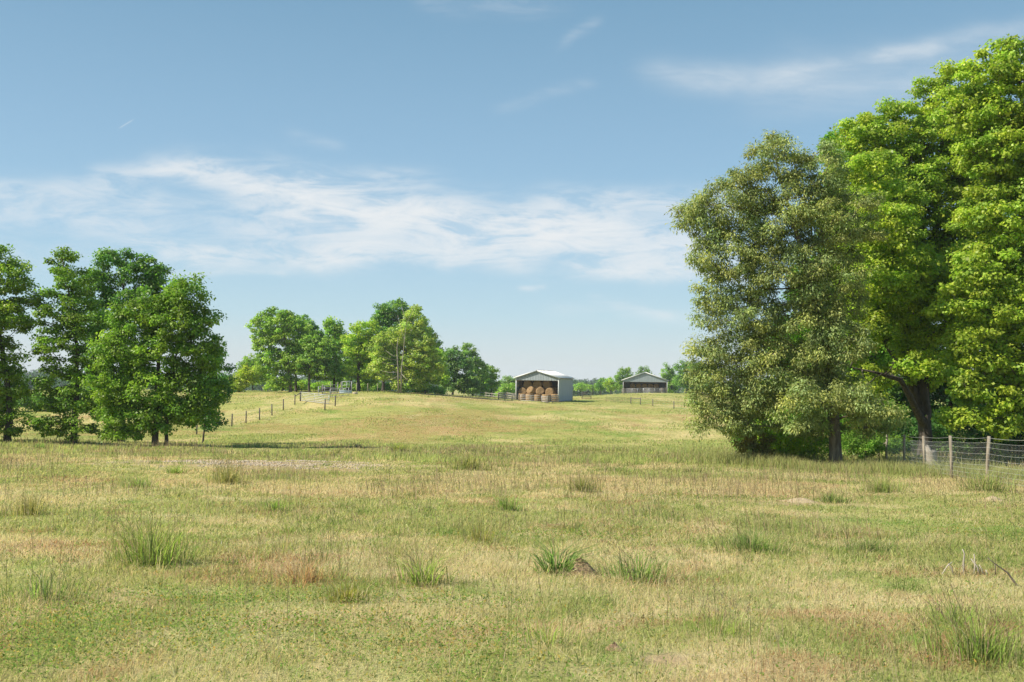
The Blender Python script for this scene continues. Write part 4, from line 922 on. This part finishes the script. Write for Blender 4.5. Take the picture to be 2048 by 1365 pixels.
# ------------------------------------------------------------------ tufts, mounds and twigs in the foreground
def gpx(px, py):
    """ground point seen at a photo pixel"""
    v = _f * F + _r * (px - 1024) + _u * (682.5 - py); v = v / v[1]
    ds = np.linspace(3, 70, 2700); Q = CAM + v[None] * ds[:, None]
    k_ = np.argmax(Q[:, 2] < terrain(Q[:, 0], Q[:, 1])); return np.array([Q[k_, 0], Q[k_, 1], float(terrain(Q[k_, 0], Q[k_, 1]))])
def tuft(label, px, py, h, spread, n, wd, col, lean=.6, stalks=0, sh=.5, saz=2.4, name='grass_tuft', cat='grass tuft', seedc=(.22, .15, .10)):
    b = gpx(px, py); r = np.minimum(np.abs(rng.normal(0, .5, n)), .95) * spread; a = rng.uniform(0, 6.28, n)
    col = np.array(col) * np.array([2.5, 2.15, 1.7]); f_ = 1.55 if b[1] < 22 else 1.15
    h = h * 1.25 * f_; spread = spread * (.5 + .5 * f_) * 1.1; n = int(n * 1.15); wd = wd * (1.2 if b[1] < 22 else 1); sh = sh * 1.15; lean *= 1.15
    r = np.minimum(np.abs(rng.normal(0, .5, n)), .95) * spread; a = rng.uniform(0, 6.28, n)
    x = b[0] + r * np.cos(a); y = b[1] + r * np.sin(a) * .8
    Pb = np.stack([x - b[0], y - b[1], terrain(x, y) - b[2] - .01], 1)
    az = a + rng.normal(0, .6, n)
    cc = jit(np.tile(np.array(col), (n, 1)), .2)
    cc = np.where(rng.random((n, 1)) < .2, jit(np.tile(STRAW, (n, 1)), .2), cc)
    L = [blades(Pb, h * rng.uniform(.35, 1.1, n) * np.exp(-.35 * (r / spread) ** 2), np.maximum(wd * rng.uniform(.7, 1.2, n), b[1] * .0004), az, np.abs(rng.normal(lean, .35, n)), cc, cc * .85 + STRAW * .15, .3)]
    if stalks:
        r = np.sqrt(rng.random(stalks)) * spread; a = rng.uniform(0, 6.28, stalks); x = r * np.cos(a); y = r * np.sin(a)
        Pb = np.stack([x, y, terrain(x + b[0], y + b[1]) - b[2] - .01], 1)
        az = rng.normal(saz, .7, stalks); ln = np.abs(rng.normal(.5, .25, stalks)); hh = sh * rng.uniform(.6, 1.15, stalks)
        cc = jit(np.tile(np.array([.19, .23, .07]), (stalks, 1)), .15)
        L.append(blades(Pb, hh, np.full(stalks, max(.0045, b[1] * .00036)), az, ln, cc, jit(np.tile(np.array(seedc), (stalks, 1)), .2)))
        # seed heads: short side spikelets on the upper third
        ns = 9; f = np.tile(np.linspace(.62, 1.0, ns), stalks); I = np.repeat(np.arange(stalks), ns)
        ldx = np.stack([np.cos(az), np.sin(az), np.zeros(stalks)], 1) * (ln * hh)[:, None]
        upv = np.zeros((stalks, 3)); upv[:, 2] = hh / np.sqrt(1 + .5 * ln ** 2)
        mid_ = Pb + ldx * .35 + upv * .6; tip_ = Pb + ldx + upv * (1 - .125 * np.minimum(ln, 2))[:, None]
        g = ((f - .62) / .38)[:, None]; Q = mid_[I] * (1 - g) + tip_[I] * g
        L.append(blades(Q, np.full(len(Q), .022), np.full(len(Q), max(.005, b[1] * .0004)), az[I] + rng.normal(0, 1.0, len(Q)), rng.uniform(.4, 1.5, len(Q)), jit(np.tile(np.array(seedc), (len(Q), 1)), .2)))
    v, q, t, c = join(L)
    return tag(mk(name, v, q, t, M_grass, None, c, False, b), label, cat)
LG = (.075, .145, .035); BG = (.11, .185, .04); DG = (.06, .115, .03)
tuft('big dark green tuft beside the dirt mound in the foreground', 1110, 1150, .27, .14, 210, .011, (.06, .13, .032), 1.0, 6, .55, 2.2)
tuft('spreading green tuft on the right side of the dirt mound', 1275, 1165, .24, .28, 260, .006, LG, .7, 26, .46, 2.4)
tuft('wide grass tuft with leaning stalks right of the foreground middle', 1505, 1105, .20, .34, 520, .005, LG, .6, 24, .42, 2.3)
tuft('low dark green patch of grass right of the wide leaning tuft', 1740, 1105, .13, .35, 420, .005, DG, .6, 6, .3)
tuft('tall seeding clump of grass in the left foreground', 300, 1130, .34, .34, 420, .006, BG, .5, 60, .62, 2.0)
tuft('small stemmy clump at the far left of the foreground', 60, 1030, .22, .35, 260, .005, (.13, .15, .05), .3, 40, .36, 1.8, seedc=(.2, .18, .08))
tuft('pale green weed tuft left of the dirt mound', 845, 1170, .24, .20, 160, .008, BG, .8, 10, .4)
tuft('bright compact tuft in the straw left of centre', 552, 1025, .17, .25, 360, .006, (.085, .17, .03), .6, 4, .3)
tuft('bright compact tuft in the straw right of centre', 1015, 1022, .19, .20, 320, .006, (.08, .165, .03), .5, 4, .3)
tuft('upright stalky clump in the straw near the centre', 955, 1085, .18, .32, 200, .004, (.15, .17, .05), .35, 46, .40, 1.7, seedc=(.2, .18, .08))
tuft('tall wispy clump right of the gravel patch', 455, 968, .42, .45, 300, .008, (.14, .17, .05), .35, 50, .75, 1.5, seedc=(.24, .2, .1))
tuft('bright low tuft below the gravel patch', 278, 975, .22, .38, 300, .009, (.10, .19, .035), .6)
tuft('small green tuft in front of the gravel patch', 350, 948, .26, .3, 200, .01, (.10, .18, .035), .6)
tuft('large light green tuft on the brow above the centre', 800, 905, .45, .55, 420, .014, (.12, .18, .04), .6)
tuft('wispy clump on the brow right of the large light tuft', 935, 940, .45, .8, 420, .01, (.13, .17, .05), .35, 30, .7, 1.6)
tuft('seeding clump right of centre at the middle distance', 1165, 985, .34, .42, 320, .008, (.12, .155, .05), .4, 40, .5, 1.6)
tuft('flat green tuft in the middle distance right of centre', 1245, 946, .20, .5, 360, .011, (.09, .165, .035), .6)
tuft('dark green tuft beside the sandy ant mound', 1665, 1005, .22, .42, 320, .009, (.085, .15, .04), .5, 10, .4)
tuft('tall light grass clump by the wire fence', 1760, 985, .38, .6, 320, .009, (.13, .19, .06), .4, 20, .5)
tuft('long grass clump at the foot of the second large fence post', 1975, 985, .50, .6, 420, .008, (.13, .19, .06), .5, 20, .6)
tuft('coarse grass clump at the bottom right corner', 1960, 1320, .20, .32, 380, .005, BG, .5, 40, .42, 1.9)
tuft('dark seed stalks leaning left in the right foreground', 1905, 1250, .16, .22, 120, .004, BG, .5, 14, .58, 2.7, 'seed_stalks', 'grass stalks', (.10, .10, .045))
tuft('thin brown seed stalks in the lower right foreground', 1430, 1270, .14, .3, 120, .004, BG, .5, 24, .34, 1.6, 'seed_stalks', 'grass stalks', (.17, .13, .09))
tuft('thin dark stalks in the lower middle foreground', 1090, 1290, .14, .3, 130, .004, BG, .5, 18, .36, 1.6, 'seed_stalks', 'grass stalks', (.14, .14, .06))
tuft('dark leaning stalks at the left foreground edge', 85, 1200, .18, .3, 160, .005, LG, .5, 26, .5, 2.2, 'seed_stalks', 'grass stalks', (.13, .13, .06))
tuft('rusty dry weed clump in the left foreground', 610, 1165, .16, .3, 260, .004, (.20, .135, .08), .5, 10, .26, 1.6, 'dry_weed', 'weed')
tuft('small olive weed clump low in the left foreground', 690, 1205, .13, .18, 260, .005, (.11, .13, .03), .6)
def mound(label, px, py, rx, ry, h, mat, name='dirt_mound', cat='mound'):
    b = gpx(px, py); nr_, na_ = 9, 26; v = []; q = []
    for i in range(nr_):
        f = i / (nr_ - 1)
        for j in range(na_):
            a = j * 2 * math.pi / na_; rr = f * (1 + .12 * math.sin(2 * a + px) + .08 * math.sin(5 * a))
            x = rx * rr * math.cos(a); y = ry * rr * math.sin(a)
            z = float(terrain(b[0] + x, b[1] + y)) - b[2] + h * (math.cos(f * math.pi) * .5 + .5) * (1 + rng.normal(0, .10)) - (.04 if f == 1 else 0)
            v.append((x, y, z))
    q = [(i * na_ + j, i * na_ + (j + 1) % na_, (i + 1) * na_ + (j + 1) % na_, (i + 1) * na_ + j) for i in range(nr_ - 1) for j in range(na_)]
    return tag(mk(name, v, q, None, mat, None, None, True, b), label, cat)
mound('brown dirt mound with dry thatch beside the big dark tuft', 1160, 1152, .27, .22, .17, M_dirt)
mound('pale sandy ant mound in the grass right of centre', 1600, 1004, .5, .4, .08, M_sand, 'ant_mound')
mound('small dark clod of earth at the bottom of the foreground', 1228, 1300, .07, .06, .045, M_dirt, 'earth_clod', 'clod')
mound('low sandy hump near the right end of the fence', 1985, 1002, .3, .25, .10, M_sand, 'ant_mound')
# gravel on the bare patch
n = 5200; x0, y0, rx, ry, _ = BARE[0]
a = rng.uniform(0, 6.28, n); r = np.sqrt(rng.random(n)); x = x0 + .6 + r * np.cos(a) * rx; y = y0 - .6 + r * np.sin(a) * ry * .8
kp = fbm(x / 1.1, y / .9, 131, 4) > .50; x, y = x[kp], y[kp]; n = len(x); s = rng.uniform(.012, .05, n)
oct_ = np.array([(1, 0, 0), (0, 1, 0), (-1, 0, 0), (0, -1, 0), (0, 0, .6), (0, 0, -.6)], float)
ft = np.array([(0, 1, 4), (1, 2, 4), (2, 3, 4), (3, 0, 4), (1, 0, 5), (2, 1, 5), (3, 2, 5), (0, 3, 5)])
v = (np.stack([x, y, terrain(x, y) + .005], 1)[:, None] + oct_[None] * rng.uniform(.7, 1.3, (n, 6, 3)) * s[:, None, None]).reshape(-1, 3)
tag(mk('gravel', v, None, (ft[None] + (np.arange(n) * 6)[:, None, None]).reshape(-1, 3), M_stone), 'pale gravel scattered over the bare patch', kind='stuff')
# dead twigs
b = gpx(1935, 1150); root = empty('dead_shrub', b, 'bleached broken stubs of a dead shrub in the right foreground', 'dead shrub')
d_ = b[1]
def Q_(px, py, o_=0): return pt(px, py, d_ + o_) - b
for pts_, rr in (([(1928, 1152), (1927, 1125), (1929, 1108), (1925, 1099)], .012), ([(1961, 1154), (1955, 1135), (1942, 1118)], .013), ([(1947, 1150), (1950, 1130), (1948, 1108)], .010),
                 ([(1881, 1144), (1895, 1132), (1905, 1124)], .009), ([(1908, 1147), (1903, 1136), (1896, 1128)], .010), ([(1975, 1170), (1974, 1150), (1972, 1140)], .012), ([(1969, 1147), (1962, 1136), (1958, 1130)], .008)):
    pp = [Q_(x, y) for x, y in pts_]; pp[0] = pp[0] - np.array([0, 0, .06])
    MB().tube(pp, np.linspace(rr, rr * .45, len(pp)), 6).build('stub', M_bark_pale, root)
b = gpx(2010, 1172); d_ = b[1]
fb = MB().tube([Q_(1975, 1116), Q_(1990, 1128), Q_(2015, 1146), Q_(2040, 1180), Q_(2075, 1205)], [.004, .006, .009, .014, .018], 6)
fb.tube([Q_(2015, 1146), Q_(2030, 1170), Q_(2050, 1182)], [.008, .006, .003], 5).tube([Q_(1990, 1128), Q_(1991, 1150)], [.006, .004], 5)
tag(fb.build('fallen_branch', M_bark, None, False, b), 'thin dark fallen branch at the right edge of the foreground', 'branch')

# ------------------------------------------------------------------ air
hz = MB().box((-3800, -120, -18), (3800, 3100, 48)).build('haze', None)
mt, k = new_mat('haze_air')
pv = k.n('ShaderNodeVolumePrincipled'); pv.inputs['Color'].default_value = (.86, .92, 1, 1); pv.inputs['Density'].default_value = .00017
o = k.n('ShaderNodeOutputMaterial'); k.link(pv.outputs[0], o.inputs['Volume']); hz.data.materials.append(mt)
tag(hz, 'thin summer haze', kind='stuff')
